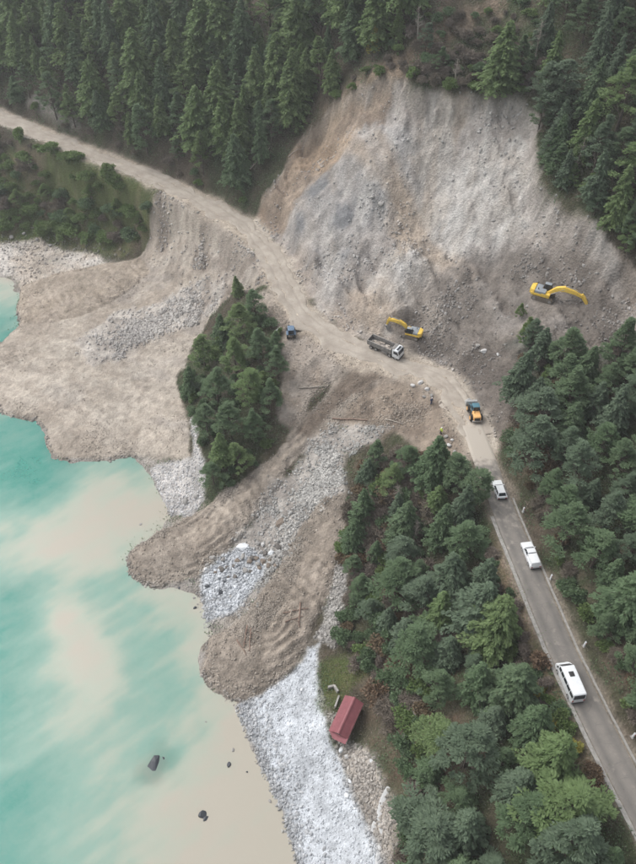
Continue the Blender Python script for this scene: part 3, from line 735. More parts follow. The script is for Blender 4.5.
# ------------------------------------------------------------------ loose stones (nobody could count them)
def ico():
    t = (1 + 5 ** .5) / 2
    v = np.array([(-1, t, 0), (1, t, 0), (-1, -t, 0), (1, -t, 0), (0, -1, t), (0, 1, t), (0, -1, -t), (0, 1, -t), (t, 0, -1), (t, 0, 1), (-t, 0, -1), (-t, 0, 1)], float)
    f = np.array([(0, 11, 5), (0, 5, 1), (0, 1, 7), (0, 7, 10), (0, 10, 11), (1, 5, 9), (5, 11, 4), (11, 10, 2), (10, 7, 6), (7, 1, 8), (3, 9, 4), (3, 4, 2), (3, 2, 6), (3, 6, 8), (3, 8, 9), (4, 9, 5), (2, 4, 11), (6, 2, 10), (8, 6, 7), (9, 8, 1)])
    return v / np.linalg.norm(v[0]), f
IV, IF = ico()
PXG, PYG = project(GX, GY, Z)
INVIEW = ((PXG > -25) & (PXG < 661) & (PYG > -25) & (PYG < 889)).astype(float)
CELLA = np.outer(np.gradient(YS), np.gradient(XS))
def sample(weight, n):
    p = np.clip(weight, 0, None) * CELLA * INVIEW
    p = p.ravel() / p.sum()
    k = RNG.choice(p.size, n, p=p)
    x = GX.ravel()[k] + RNG.uniform(-.25, .25, n); y = GY.ravel()[k] + RNG.uniform(-.25, .25, n)
    return x, y, height(x, y)
def randrot(n):
    q = RNG.normal(size=(n, 4)); q /= np.linalg.norm(q, axis=1, keepdims=True)
    w, x, y, z = q.T
    return np.stack([1 - 2 * (y * y + z * z), 2 * (x * y - z * w), 2 * (x * z + y * w), 2 * (x * y + z * w), 1 - 2 * (x * x + z * z), 2 * (y * z - x * w), 2 * (x * z - y * w), 2 * (y * z + x * w), 1 - 2 * (x * x + y * y)], 1).reshape(-1, 3, 3)
def island_mat(name, c1, c2, c3=None, rough=.9):
    m, n, l, b = mat(name)
    b.inputs['Roughness'].default_value = rough; b.inputs['Specular IOR Level'].default_value = .25
    g = n.new('ShaderNodeNewGeometry'); r = n.new('ShaderNodeValToRGB')
    r.color_ramp.elements[0].color = (*c1, 1); r.color_ramp.elements[1].color = (*c2, 1)
    if c3:
        e = r.color_ramp.elements.new(.85); e.color = (*c2, 1); r.color_ramp.elements[2].color = (*c3, 1)
    l.new(g.outputs['Random Per Island'], r.inputs[0])
    tc = n.new('ShaderNodeTexCoord'); nz = n.new('ShaderNodeTexNoise'); nz.inputs['Scale'].default_value = 5; nz.inputs['Detail'].default_value = 6
    mr = n.new('ShaderNodeMapRange'); mr.inputs['From Min'].default_value = .3; mr.inputs['From Max'].default_value = .7; mr.inputs['To Min'].default_value = .8; mr.inputs['To Max'].default_value = 1.2
    sc = n.new('ShaderNodeVectorMath'); sc.operation = 'SCALE'
    l.new(tc.outputs['Object'], nz.inputs['Vector']); l.new(nz.outputs['Fac'], mr.inputs['Value']); l.new(r.outputs[0], sc.inputs[0]); l.new(mr.outputs[0], sc.inputs['Scale'])
    l.new(sc.outputs[0], b.inputs['Base Color'])
    return m
def stones(name, weight, n, smin, smax, tint, label, power=2.5, sink=.55, blend=.35):
    x, y, z = sample(weight, n)
    s = smin + (smax - smin) * RNG.random(n) ** power
    base = IV[None] * RNG.uniform(.75, 1.25, (n, 12, 1)) * np.stack([RNG.uniform(.8, 1.3, n), RNG.uniform(.7, 1.0, n), RNG.uniform(.5, .85, n)], 1)[:, None]
    V = np.einsum('nij,nkj->nki', randrot(n), base) * (s / 2)[:, None, None]
    V += np.stack([x, y, z + s * .5 * (.6 - sink)], 1)[:, None]
    F = IF[None] + (np.arange(n) * 12)[:, None, None]
    me = fast_mesh(name, V.reshape(-1, 3), F.reshape(-1, 3))
    al = np.stack([height(x, y, ALB[..., k]) for k in range(3)], 1)
    al = np.clip(al * (1 - blend) + np.array(tint) * blend, 0, 1) * RNG.uniform(.72, 1.22, (n, 1))
    col = np.repeat(np.hstack([al, np.ones((n, 1))]), 12, 0)
    ca = me.color_attributes.new('albedo', 'FLOAT_COLOR', 'POINT'); ca.data.foreach_set('color', col.astype(np.float32).ravel())
    return tag(link(name, me, M_STONE), label, 'rubble', kind='stuff')
def stone_mat():
    m, n, l, b = mat('stone')
    b.inputs['Roughness'].default_value = .9; b.inputs['Specular IOR Level'].default_value = .25
    a = n.new('ShaderNodeAttribute'); a.attribute_name = 'albedo'
    tc = n.new('ShaderNodeTexCoord'); nz = n.new('ShaderNodeTexNoise'); nz.inputs['Scale'].default_value = 5; nz.inputs['Detail'].default_value = 6
    mr = n.new('ShaderNodeMapRange'); mr.inputs['From Min'].default_value = .3; mr.inputs['From Max'].default_value = .7; mr.inputs['To Min'].default_value = .82; mr.inputs['To Max'].default_value = 1.18
    sc = n.new('ShaderNodeVectorMath'); sc.operation = 'SCALE'
    l.new(tc.outputs['Object'], nz.inputs['Vector']); l.new(nz.outputs['Fac'], mr.inputs['Value']); l.new(a.outputs['Color'], sc.inputs[0]); l.new(mr.outputs[0], sc.inputs['Scale'])
    l.new(sc.outputs[0], b.inputs['Base Color'])
    return m
M_STONE = stone_mat()
M_ST_GREY = island_mat('grey_stone', (.20, .19, .18), (.42, .41, .40), (.52, .52, .52))
M_ST_PALE = island_mat('pale_stone', (.34, .34, .34), (.56, .57, .58), (.66, .67, .68))
M_ST_WHITE = island_mat('white_stone', (.50, .52, .55), (.70, .73, .76), (.78, .8, .82))
M_ST_TAN = island_mat('tan_stone', (.24, .205, .175), (.42, .375, .33), (.50, .47, .43))
M_ST_DARK = island_mat('brown_stone', (.12, .105, .095), (.26, .235, .215), (.38, .36, .34))
notroad = 1 - np.maximum(sstep(DIRT_HW + .8, DIRT_HW, dd), sstep(ASPH_HW + 1, ASPH_HW + .4, ad))
patch = np.clip(.1 + 1.5 * fbm(GX, GY, 6, 3, 301), 0.05, 1.5) * (1 - .85 * np.maximum.reduce([REG['track'], REG['damp'], REG['lobe_track'], .8 * REG['smooth_fan']]))
stones('slide_rubble', REG['slide'] * (1 - REG['slide_brown'] * .8) * notroad * patch, 3800, .1, .9, (.45, .45, .45), 'pale broken rock strewn over the landslide face', 4.5)
stones('slide_rubble', REG['slide_brown'] * REG['slide'] * notroad * patch, 2600, .1, .8, (.34, .33, .32), 'grey stones strewn over the brown foot of the landslide', 3.5)
stones('fan_stones', REG['fan'] * notroad * patch * (Z > .1), 8000, .06, .42, (.38, .345, .305), 'small tan stones littering the mud fan', 3)
stones('fan_rubble', (REG['fan_rubble'] * .9 + .25 * REG['fan'] * sstep(5, 12, Z)) * notroad * patch, 5500, .2, 1.0, (.47, .47, .47), 'pale grey rubble bands across the mud fan', 2.5)
stones('chute_stones', (REG['chute'] * (.5 + 2.2 * sstep(3.5, .5, -REG['chute_sd']) * low) + REG['knoll_edge']) * notroad * patch * (Z > .1), 12000, .08, .55, (.38, .345, .305), 'tan stones littering the mud chute', 3)
stones('gravel_rubble', (.25 + patch) * REG['gravel'] * (1 - REG['white_rubble']) * notroad * np.clip(patch + .3, 0, 1) * (1 - .8 * REG['lobe']), 14000, .06, .85, (.45, .47, .47), 'grey white rubble filling the debris chute', 5)
stones('white_rubble', REG['white_rubble'] * (1 - REG['lobe']), 2500, .15, .9, (.58, .60, .63), 'white stones at the foot of the debris chute', 2.4)
stones('lobe_stones', REG['lobe'] * (.35 + 2.2 * sstep(4.5, .5, -REG['lobe_sd']) * low) * patch * (Z > .1), 12000, .08, .55, (.38, .345, .305), 'tan stones littering the lower mud lobe', 3)
stones('beach_pebbles', REG['beach'] * (1 - REG['lobe']) * (Z > -.2), 9000, .06, .5, (.54, .56, .58), 'white pebbles covering the narrow beach', 5)
stones('back_beach_stones', (REG['back_beach'] + REG['stream_gravel'] + .3 * sstep(1.5, .1, Z) * REG['beach']), 4000, .15, .9, (.34, .33, .32), 'grey stones along the back of the white beach', 2.6)
shoreband = sstep(.5, .15, np.abs(Z - .05)) * np.maximum(REG['fan'], np.maximum(REG['chute'], np.maximum(REG['lobe'], np.maximum(REG['gravel'], REG['beach']))))
stones('shore_stones', shoreband, 2600, .15, .8, (.34, .33, .32), 'wet grey stones along the waterline', 2.4)
stones('pale_rock_stones', REG['pale_rock'], 1500, .15, .7, (.58, .60, .63), 'white stones in the cove under the tree knoll', 2.5)
stones('bank_rocks', REG['bank'] * sstep(4, 1.5, Z) + .5 * REG['beach_left'], 900, .2, 1.1, (.34, .33, .32), 'grey rocks at the foot of the green bank', 2.2)
stones('track_stones', sstep(1.2, .2, np.abs(dd - DIRT_HW - .2)) * notroad, 1500, .1, .45, (.38, .345, .305), 'small stones along the edges of the dirt road', 2.5)

# ------------------------------------------------------------------ foliage
def cards(C, D, L, W, up=None, flat=.6):
    n = len(C)
    D = D / (np.linalg.norm(D, axis=1, keepdims=True) + 1e-9)
    ref = RNG.normal(size=(n, 3)) * (1 - flat); ref[:, 2] += flat
    S = np.cross(D, ref); S /= (np.linalg.norm(S, axis=1, keepdims=True) + 1e-9)
    L = np.broadcast_to(np.asarray(L, float), (n,))[:, None]; W = np.broadcast_to(np.asarray(W, float), (n,))[:, None]
    V = np.stack([C - D * L * .5, C + S * W * .5 - D * L * .05, C + D * L * .5, C - S * W * .5 - D * L * .05], 1)
    return V.reshape(-1, 3)
def card_mesh(name, Vs):
    V = np.vstack(Vs); return fast_mesh(name, V, np.arange(len(V)).reshape(-1, 4))
def leaf_mat(name, c1, c2, tip, trans=.25):
    m, n, l, b = mat(name)
    b.inputs['Roughness'].default_value = .65; b.inputs['Specular IOR Level'].default_value = .2
    g = n.new('ShaderNodeNewGeometry'); oi = n.new('ShaderNodeObjectInfo'); tc = n.new('ShaderNodeTexCoord')
    nz = n.new('ShaderNodeTexNoise'); nz.inputs['Scale'].default_value = .55; nz.inputs['Detail'].default_value = 4
    l.new(tc.outputs['Object'], nz.inputs['Vector'])
    r = n.new('ShaderNodeValToRGB'); r.color_ramp.elements[0].position = .15; r.color_ramp.elements[1].position = .85
    r.color_ramp.elements[0].color = (*c1, 1); r.color_ramp.elements[1].color = (*c2, 1)
    a = n.new('ShaderNodeMath'); a.operation = 'MULTIPLY_ADD'; a.inputs[1].default_value = .45
    s2 = n.new('ShaderNodeMath'); s2.operation = 'MULTIPLY'; s2.inputs[1].default_value = .75
    l.new(nz.outputs['Fac'], s2.inputs[0]); l.new(g.outputs['Random Per Island'], a.inputs[0]); l.new(s2.outputs[0], a.inputs[2]); l.new(a.outputs[0], r.inputs[0])
    mx = n.new('ShaderNodeMixRGB'); mx.inputs[2].default_value = (*tip, 1)
    mr = n.new('ShaderNodeMapRange'); mr.inputs['To Max'].default_value = .75
    l.new(oi.outputs['Random'], mr.inputs['Value']); l.new(mr.outputs[0], mx.inputs[0]); l.new(r.outputs[0], mx.inputs[1])
    l.new(mx.outputs[0], b.inputs['Base Color'])
    t = n.new('ShaderNodeBsdfTranslucent'); ms = n.new('ShaderNodeMixShader'); ms.inputs[0].default_value = trans
    l.new(mx.outputs[0], t.inputs[0]); l.new(b.outputs[0], ms.inputs[1]); l.new(t.outputs[0], ms.inputs[2]); l.new(ms.outputs[0], n['Material Output'].inputs['Surface'])
    return m
M_SPRUCE = leaf_mat('spruce_needles', (.095, .145, .070), (.230, .305, .135), (.172, .252, .108), .42)
M_PINE = leaf_mat('pine_needles', (.070, .112, .068), (.180, .250, .140), (.130, .200, .105), .42)
M_BLUEPINE = leaf_mat('grey_green_needles', (.072, .108, .076), (.178, .236, .158), (.130, .185, .118), .4)
M_LEAF = leaf_mat('green_leaves', (.085, .130, .050), (.190, .250, .105), (.150, .230, .080), .4)
M_TWIG = leaf_mat('bare_brown_twigs', (.12, .100, .085), (.22, .185, .160), (.165, .145, .11), .1)
M_YELLOW = leaf_mat('yellow_leaves', (.18, .18, .05), (.38, .36, .10), (.32, .27, .07), .3)
M_RUST = leaf_mat('rusty_leaves', (.12, .08, .055), (.20, .14, .095), (.15, .12, .075), .2)
M_BARK = plain('bark', (.085, .068, .055), .9, vary=.3, scale=4)
M_BARK_PALE = plain('weathered_wood', (.30, .265, .23), .9, vary=.25, scale=4)
M_BARK_RED = plain('reddish_wood', (.21, .145, .115), .9, vary=.25, scale=4)

def tube_data(points, radii, seg=7):
    P = np.array(points, float); V, F = [], []
    t = np.gradient(P, axis=0); t /= np.linalg.norm(t, axis=1, keepdims=True) + 1e-9
    for i, p in enumerate(P):
        a = np.cross(t[i], (0.31, .95, .1)); a /= np.linalg.norm(a); b = np.cross(t[i], a)
        for k in range(seg):
            an = 2 * math.pi * k / seg
            V.append(p + radii[i] * (math.cos(an) * a + math.sin(an) * b))
    for i in range(len(P) - 1):
        for k in range(seg):
            F.append((i * seg + k, i * seg + (k + 1) % seg, (i + 1) * seg + (k + 1) % seg, (i + 1) * seg + k))
    return np.array(V), np.array(F)
def join(parts):
    V, F, o = [], [], 0
    for v, f in parts: V.append(v); F.append(f + o); o += len(v)
    return np.vstack(V), np.vstack(F)

def conifer(h, Rr, kind, dzw, nb, leaf, seed):
    rs = np.random.default_rng(seed)
    out = []; limbs = []
    z0 = h * (.10 if kind == 'spruce' else .16)
    lean = rs.normal(0, .012 * h, 2)
    z = z0
    tr = lambda zz: np.array([lean[0] * (zz / h) ** 2, lean[1] * (zz / h) ** 2, zz])
    lop = rs.uniform(0, 6.28); lopk = rs.uniform(.0, .22)
    while z < h * .985:
        t = (z - z0) / (h - z0)
        if kind == 'spruce': r = Rr * ((1 - t) ** .85 * .96 + .04) * (1 if t > .12 else .7 + 2.5 * t)
        else: r = Rr * (max(0, 1 - ((t - .30) / .72) ** 2) ** .75 * .97 + .05) if t > .3 else Rr * (.62 + 1.2 * t)
        for b in range(nb):
            if rs.random() < .1: continue
            az_ = rs.uniform(0, 2 * math.pi)
            ln = r * rs.uniform(.62, 1.18) * (1 + lopk * math.cos(az_ - lop))
            if rs.random() < .06: ln *= 1.2
            dirv = np.array([math.cos(az_), math.sin(az_), 0])
            lift, droop = (.10, .34) if kind == 'spruce' else (.38 + .25 * t, .16)
            lift += rs.normal(0, .08)
            side = np.array([-dirv[1], dirv[0], 0])
            zz = z + rs.uniform(-.5, .5) * dzw
            if ln > 1.1 and rs.random() < .35:
                pts_ = [tr(zz) + dirv * ln * s + np.array([0, 0, ln * (lift * s - droop * s * s)]) for s in (0, .5, .95)]
                limbs.append(tube_data(pts_, [.06, .035, .012], 4))
            m = max(3, int(ln / (leaf * .52)))
            s = np.linspace(.16, 1.0, m) + rs.uniform(-.03, .03, m)
            rep = 5
            s = np.repeat(s, rep)
            wdt = (.34 * ln * np.clip(1.15 - s, .1, 1) * np.clip(s * 2.2, 0, 1) + .10)
            off = rs.uniform(-1, 1, len(s)) * wdt
            c = tr(zz) + dirv * (ln * s)[:, None] + side * off[:, None]
            c[:, 2] += ln * (lift * s - droop * s * s) - .12 * np.abs(off) + rs.normal(0, .07 if kind == 'spruce' else .16, len(s))
            d = dirv + side * (np.sign(off) * .75 * rs.random(len(s)))[:, None]
            d[:, 2] += (lift - 2 * droop * s) * .7 + rs.normal(0, .18 if kind == 'spruce' else .45, len(s)) + (.0 if kind == 'spruce' else .25)
            out.append(cards(c, d, leaf * rs.uniform(.8, 1.35, len(s)), leaf * rs.uniform(.5, .8, len(s)), flat=.6))
        z += dzw * rs.uniform(.75, 1.25) * (1 - .45 * t)
    n = 30
    c = tr(h * .97) + rs.normal(0, .05, (n, 3)); c[:, 2] += rs.uniform(-.5, .4, n)
    d = rs.normal(0, .6, (n, 3)); d[:, 2] += 1.0
    out.append(cards(c, d, leaf, leaf * .4))
    tv = tube_data([tr(-.6), tr(h * .3), tr(h * .65), tr(h * .97)], [.016 * h + .05, .012 * h + .03, .007 * h, .02], 7)
    return np.vstack(out), join([tv] + limbs)
def clump_tree(h, Rr, seed, top=.62, nclump=64):
    """irregular crown: leaf tufts carried on limbs through an uneven volume"""
    rs = np.random.default_rng(seed); out, limbs = [], []
    lean = rs.normal(0, .03 * h, 2); ph = rs.uniform(0, 6.28, 3); am = rs.uniform(.08, .26, 3)
    tr = lambda zz: np.array([lean[0] * (zz / h) ** 2, lean[1] * (zz / h) ** 2, zz])
    for k in range(nclump):
        t = rs.random() ** .85                                   # height in the crown, 0 low .. 1 top
        az_ = rs.uniform(0, 2 * math.pi)
        prof = (1 - t) ** top * (1 if t > .18 else .6 + 2.2 * t)
        lob = 1 + am[0] * math.cos(az_ - ph[0]) + am[1] * math.cos(2 * az_ - ph[1]) + am[2] * math.cos(3 * az_ + 5 * t - ph[2])
        rr = Rr * prof * lob * rs.uniform(.45, 1.05) ** .6
        z = h * (.2 + .77 * t) + rs.normal(0, .2)
        c0 = tr(z) + np.array([rr * math.cos(az_), rr * math.sin(az_), .08 * rr])
        if rr > .7 and rs.random() < .5: limbs.append(tube_data([tr(max(z - .45 * rr, .1 * h)), (tr(z - .3 * rr) + c0) / 2, c0], [.07, .05, .015], 4))
        cr_ = rs.uniform(.45, 1.0) * (.6 + .4 * prof) * Rr / 3.6
        m = int(46 + 46 * cr_)
        d = rs.normal(size=(m, 3)); d /= np.linalg.norm(d, axis=1, keepdims=True)
        d[:, 2] = np.where(d[:, 2] < -.2, -d[:, 2] * .7, d[:, 2])
        c = c0 + d * (cr_ * rs.random((m, 1)) ** .45) * np.array([1.1, 1.1, .5])
        out_dir = np.array([math.cos(az_), math.sin(az_), 0]) * .5
        dv = d * np.array([1, 1, .4]) + out_dir + rs.normal(0, .35, (m, 3)) * np.array([1, 1, .6])
        L = rs.uniform(.26, .48, m)
        out.append(cards(c, dv, L, L * rs.uniform(.3, .55, m), flat=.82))
    tv = tube_data([tr(-.6), tr(h * .3), tr(h * .65), tr(h * .96)], [.018 * h + .05, .013 * h + .03, .008 * h, .02], 7)
    return np.vstack(out), join([tv] + limbs)
def make_tree_meshes(kind, n, seed0):
    res = []
    for i in range(n):
        rs = random.Random(seed0 + i)
        if kind == 'spruce': V, T = conifer(15, rs.uniform(4.0, 5.4), kind, .52, 9, .55, seed0 + i)
        elif i % 5 == 4: V, T = conifer(10, rs.uniform(2.6, 3.4), 'spruce', .42, 7, .40, seed0 + i)
        else: V, T = clump_tree(10, rs.uniform(3.3, 4.6), seed0 + i, rs.choice([.6, .8, .95, 1.1]), rs.randint(78, 104))
        cm = card_mesh(kind + '_crown', [V]); tm = fast_mesh(kind + '_trunk', *T, True)
        tm.materials.append(M_BARK)
        res.append((cm, tm))
    return res
SPRUCE = make_tree_meshes('spruce', 7, 100)
PINE = make_tree_meshes('pine', 14, 200)
for c, _ in SPRUCE: c.materials.append(M_SPRUCE)
for c, _ in PINE: c.materials.append(M_PINE)

def plant_tree(name, x, y, h, variant, width, label, group, matl=None):
    z = float(height(np.array(x), np.array(y)))
    root = empty(name, (x, y, z - .05))
    tag(root, label, 'tree', group)
    lib, base = (SPRUCE, 15) if variant[0] == 's' else (PINE, 10)
    cm, tm = lib[int(variant[1:]) % len(lib)]
    k = h / base
    root.scale = (k * width, k * width, k); root.rotation_euler = (R(random.uniform(-2.5, 2.5)), R(random.uniform(-2.5, 2.5)), random.uniform(0, 6.28))
    link('trunk', tm, None, root)
    c = link('crown', cm, None, root)
    if matl is not None:
        c.material_slots[0].link = 'OBJECT'; c.material_slots[0].material = matl
    return root

def in_poly(p, poly):
    x, y = p; c = False
    for i in range(len(poly)):
        (ax, ay), (bx, by) = poly[i], poly[(i + 1) % len(poly)]
        if (ay > y) != (by > y) and x < (bx - ax) * (y - ay) / (by - ay) + ax: c = not c
    return c
def gat(A, x, y): return float(height(np.array(x), np.array(y), A))
BARE = np.maximum.reduce([REG[k] for k in ('slide', 'fan', 'chute', 'gravel', 'lobe', 'beach', 'back_beach', 'beach_left', 'pale_rock', 'knoll_edge', 'stream_gravel')])
TREES = []       # (x, y) of every trunk
def darts(pxpoly, spacing, tries, road_gap=2.5, bare=.3, avoid=None, others=None):
    poly = plan(pxpoly)
    P = np.array(poly); got = []
    tree_gap = spacing > 2.9
    for _ in range(tries):
        x, y = random.uniform(P[:, 0].min(), P[:, 0].max()), random.uniform(P[:, 1].min(), P[:, 1].max())
        if not in_poly((x, y), poly): continue
        if gat(dd, x, y) < DIRT_HW + road_gap or gat(ad, x, y) < ASPH_HW + road_gap or gat(BARE, x, y) > bare or (tree_gap and gat(REG['scar_top'], x, y) > .4): continue
        if any((x - a) ** 2 + (y - b) ** 2 < spacing ** 2 for a, b in got): continue
        if others is not None and any((x - a) ** 2 + (y - b) ** 2 < (spacing * .6) ** 2 for a, b in others): continue
        got.append((x, y))
    return got
ORD = ['first', 'second', 'third', 'fourth', 'fifth', 'sixth', 'seventh', 'eighth', 'ninth', 'tenth', 'eleventh', 'twelfth', 'thirteenth', 'fourteenth', 'fifteenth', 'sixteenth', 'seventeenth', 'eighteenth', 'nineteenth', 'twentieth']
def ordn(i): return ORD[i] if i < 20 else (str(i + 1) + ('th' if (i + 1) % 10 not in (1, 2, 3) else {1: 'st', 2: 'nd', 3: 'rd'}[(i + 1) % 10]))
def rows(points, key, width, vert=False):
    """sort points into rows by key(), each row from left to right in the picture (or from top to bottom)"""
    v = [key(p) for p in points]; lo = min(v)
    out = {}
    for p, k in zip(points, v): out.setdefault(int((k - lo) / width), []).append(p)
    for r in out.values(): r.sort(key=lambda p: project(p[0], p[1], gat(Z, *p))[1 if vert else 0])
    return [out[k] for k in sorted(out)]

# dense forest above the dirt road
def nth(w, i, side): return '%s, %s from %s' % (w, ordn(i), side)
def rowname(ri, first, stem): return first if ri == 0 else '%s row %s' % (ordn(ri), stem)
pts_ = darts([(-70, 75), (-20, 98), (60, 122), (130, 150), (200, 180), (245, 190), (262, 178), (285, 150), (312, 112), (345, 82), (380, 50), (400, 25), (415, -45), (-90, -45)], 4.4, 9000, 2.8)
for ri, row in enumerate(rows(pts_, lambda p: gat(dd, *p) if gat(dd, *p) < 60 else 60 + p[1] - 200, 7.5)):
    for ci, (x, y) in enumerate(row):
        h = random.choice([random.uniform(9, 13), random.uniform(13, 19.5), random.uniform(13, 19.5)]) * (.85 if ri == 0 else 1)
        sp_ = random.random() < .55
        plant_tree('spruce_tree' if sp_ else 'pine_tree', x, y, h if sp_ else h * .85, ('s%d' if sp_ else 'p%d') % random.randrange(42), random.uniform(.95, 1.25) * (1 if sp_ else .8), nth('green conifer ' + rowname(ri, 'nearest the dirt road', 'above the dirt road'), ci, 'left'), 'conifers above the dirt road', M_SPRUCE if random.random() < .75 else M_PINE)
TREES += pts_
# upper right, beside the slide
pts_ = darts([(528, 130), (548, 92), (540, 40), (560, -40), (720, -40), (720, 270), (640, 262), (600, 225), (565, 195), (548, 165)], 3.9, 4500, 3, .25)
for ri, row in enumerate(rows(pts_, lambda p: p[1], 10)):
    for ci, (x, y) in enumerate(row):
        plant_tree('pine_tree', x, y, random.uniform(7.5, 13), ('p%d' if random.random() < .75 else 's%d') % random.randrange(42), random.uniform(.85, 1.15), nth('pine right of the landslide, ' + rowname(ri, 'lowest row', 'uphill'), ci, 'left'), 'pines right of the landslide', random.choice([M_PINE, M_BLUEPINE, M_SPRUCE]))
TREES += pts_
pts_ = darts([(534, 108), (543, 165), (572, 206), (606, 238), (645, 275), (650, 240), (600, 200), (562, 150), (552, 98)], 3.0, 900, 3, 1.1)
pts_.sort(key=lambda p: -p[1])
for ci, (x, y) in enumerate(pts_):
    plant_tree('pine_tree', x, y, random.uniform(5, 9.5), 'p%d' % random.randrange(14), random.uniform(.9, 1.2), nth('pine leaning over the right rim of the landslide', ci, 'top'), 'pines on the slide rim', random.choice([M_PINE, M_BLUEPINE, M_SPRUCE]))
TREES += pts_
# right of the asphalt road
pts_ = darts([(516, 340), (532, 345), (545, 372), (610, 372), (720, 350), (760, 800), (690, 800), (640, 725), (606, 672), (572, 600), (548, 548), (528, 505), (510, 465), (512, 400)], 3.9, 5500, 2.8, .3)
for ri, row in enumerate(rows(pts_, lambda p: gat(ad, *p), 7, True)):
    for ci, (x, y) in enumerate(row):
        plant_tree('pine_tree', x, y, random.uniform(6.5, 12.5), random.choice(['p%d', 'p%d', 's%d']) % random.randrange(42), random.uniform(.9, 1.25), nth('dark pine right of the asphalt, ' + rowname(ri, 'verge row', 'behind the verge'), ci, 'top'), 'pines right of the asphalt road', random.choice([M_PINE, M_PINE, M_BLUEPINE]))
TREES += pts_
# between the beach and the road
pts_ = darts([(362, 480), (395, 470), (450, 480), (478, 505), (486, 540), (480, 580), (492, 640), (515, 700), (535, 750), (570, 810), (610, 870), (640, 930), (410, 930), (412, 810), (432, 750), (432, 690), (400, 650), (365, 625), (350, 600), (352, 545), (350, 510)], 3.9, 7000, 4.4, .25)
for ri, row in enumerate(rows(pts_, lambda p: gat(ad, *p), 8, True)):
    for ci, (x, y) in enumerate(row):
        plant_tree('pine_tree', x, y, random.choice([random.uniform(5, 8), random.uniform(8.5, 13), random.uniform(8.5, 13)]), random.choice(['p%d', 'p%d', 's%d']) % random.randrange(42), random.uniform(.95, 1.3), nth('broad pine seaward of the asphalt, ' + rowname(ri, 'roadside row', 'from the road'), ci, 'top'), 'pines between the beach and the road', random.choice([M_PINE, M_PINE, M_PINE, M_BLUEPINE, M_BLUEPINE, M_SPRUCE]))
TREES += pts_
# the knoll left standing between the two debris chutes
knoll = [(256, 322, 8.5, 'right of its crest'), (243, 338, 9.5, 'on its crest'), (276, 352, 6, 'beside the blue tractor'), (222, 345, 9, 'at its upper left'), (205, 368, 9.5, 'at its left shoulder'), (192, 398, 9, 'overhanging the mud fan'),
         (260, 362, 9.5, 'in its middle right'), (236, 372, 10, 'in its middle'), (278, 378, 8.5, 'at its right shoulder'), (218, 402, 10, 'left of its middle'), (250, 404, 10, 'below its middle'), (270, 410, 8.5, 'at its lower right'),
         (208, 436, 9, 'low on its left edge'), (232, 440, 10.5, 'low in its middle'), (254, 442, 9, 'low on its right edge'), (222, 466, 10, 'near its seaward tip'), (240, 470, 8.5, 'right of its seaward tip'), (214, 484, 7, 'lowest at its seaward tip')]
for px, py, h, where in knoll:
    p = hit(px, py)
    plant_tree('pine_tree', p[0], p[1], h, 'p%d' % random.randrange(14), random.uniform(.9, 1.15), 'bushy green pine on the wooded knoll, ' + where, 'pines on the wooded knoll', random.choice([M_PINE, M_PINE, M_SPRUCE]))
    TREES.append((p[0], p[1]))
for px, py, h, var, w, lab, mm in [(238, 296, 6.0, 's1', 1.0, 'small lone conifer on the bank just below the dirt road bend', M_SPRUCE),
                                   (497, 92, 14, 's2', 1.35, 'big broad conifer standing at the top lip of the landslide', M_SPRUCE),
                                   (518, 80, 9, 'p3', 1.0, 'shorter conifer right of the big one at the landslide lip', M_PINE),
                                   (372, 62, 8, 'p1', .6, 'narrow yellowish tree at the left top of the landslide scar', M_YELLOW),
                                   (398, 42, 8, 'p4', .9, 'light green leafy tree near the top edge above the scar', M_LEAF),
                                   (440, 72, 5, 'p2', 1.2, 'low dark pine above the landslide lip', M_PINE),
                                   (425, 52, 6, 'p5', 1.0, 'grey-green pine left of the bare track at the top', M_BLUEPINE),
                                   (525, 345, 6.5, 'p0', .9, 'slim green pine left of the right-hand excavator pit', M_LEAF),
                                   (520, 318, 3.5, 'p6', 1.0, 'small green pine below the right-hand excavator', M_LEAF),
                                   (375, 468, 8, 'p3', 1.0, 'green pine at the top of the lower wood beside the rubble chute', M_PINE),
                                   (475, 499, 8, 'p5', 1.05, 'green pine overhanging the road beside the white car', M_PINE)]:
    p = hit(px, py)
    plant_tree('spruce_tree' if var[0] == 's' else 'pine_tree', p[0], p[1], h, var, w, lab, None, mm)
    TREES.append((p[0], p[1]))

for i, (px, py, h, v) in enumerate([(20, 205, 5, 'p2'), (48, 196, 4, 'p7'), (92, 200, 5, 'p1'), (118, 212, 4.5, 'p6'), (140, 226, 4, 'p3'), (70, 218, 3.5, 'p11'), (-5, 190, 5, 'p8')]):
    p = hit(px, py); TREES.append((p[0], p[1]))
    plant_tree('broadleaf_tree', p[0], p[1], h, v, 1.5, 'low bushy light green tree on the left bank, ' + ['second from left', 'third from left', 'fifth from left', 'sixth from left', 'rightmost', 'fourth from left', 'leftmost'][i], 'small trees on the bank', M_LEAF)
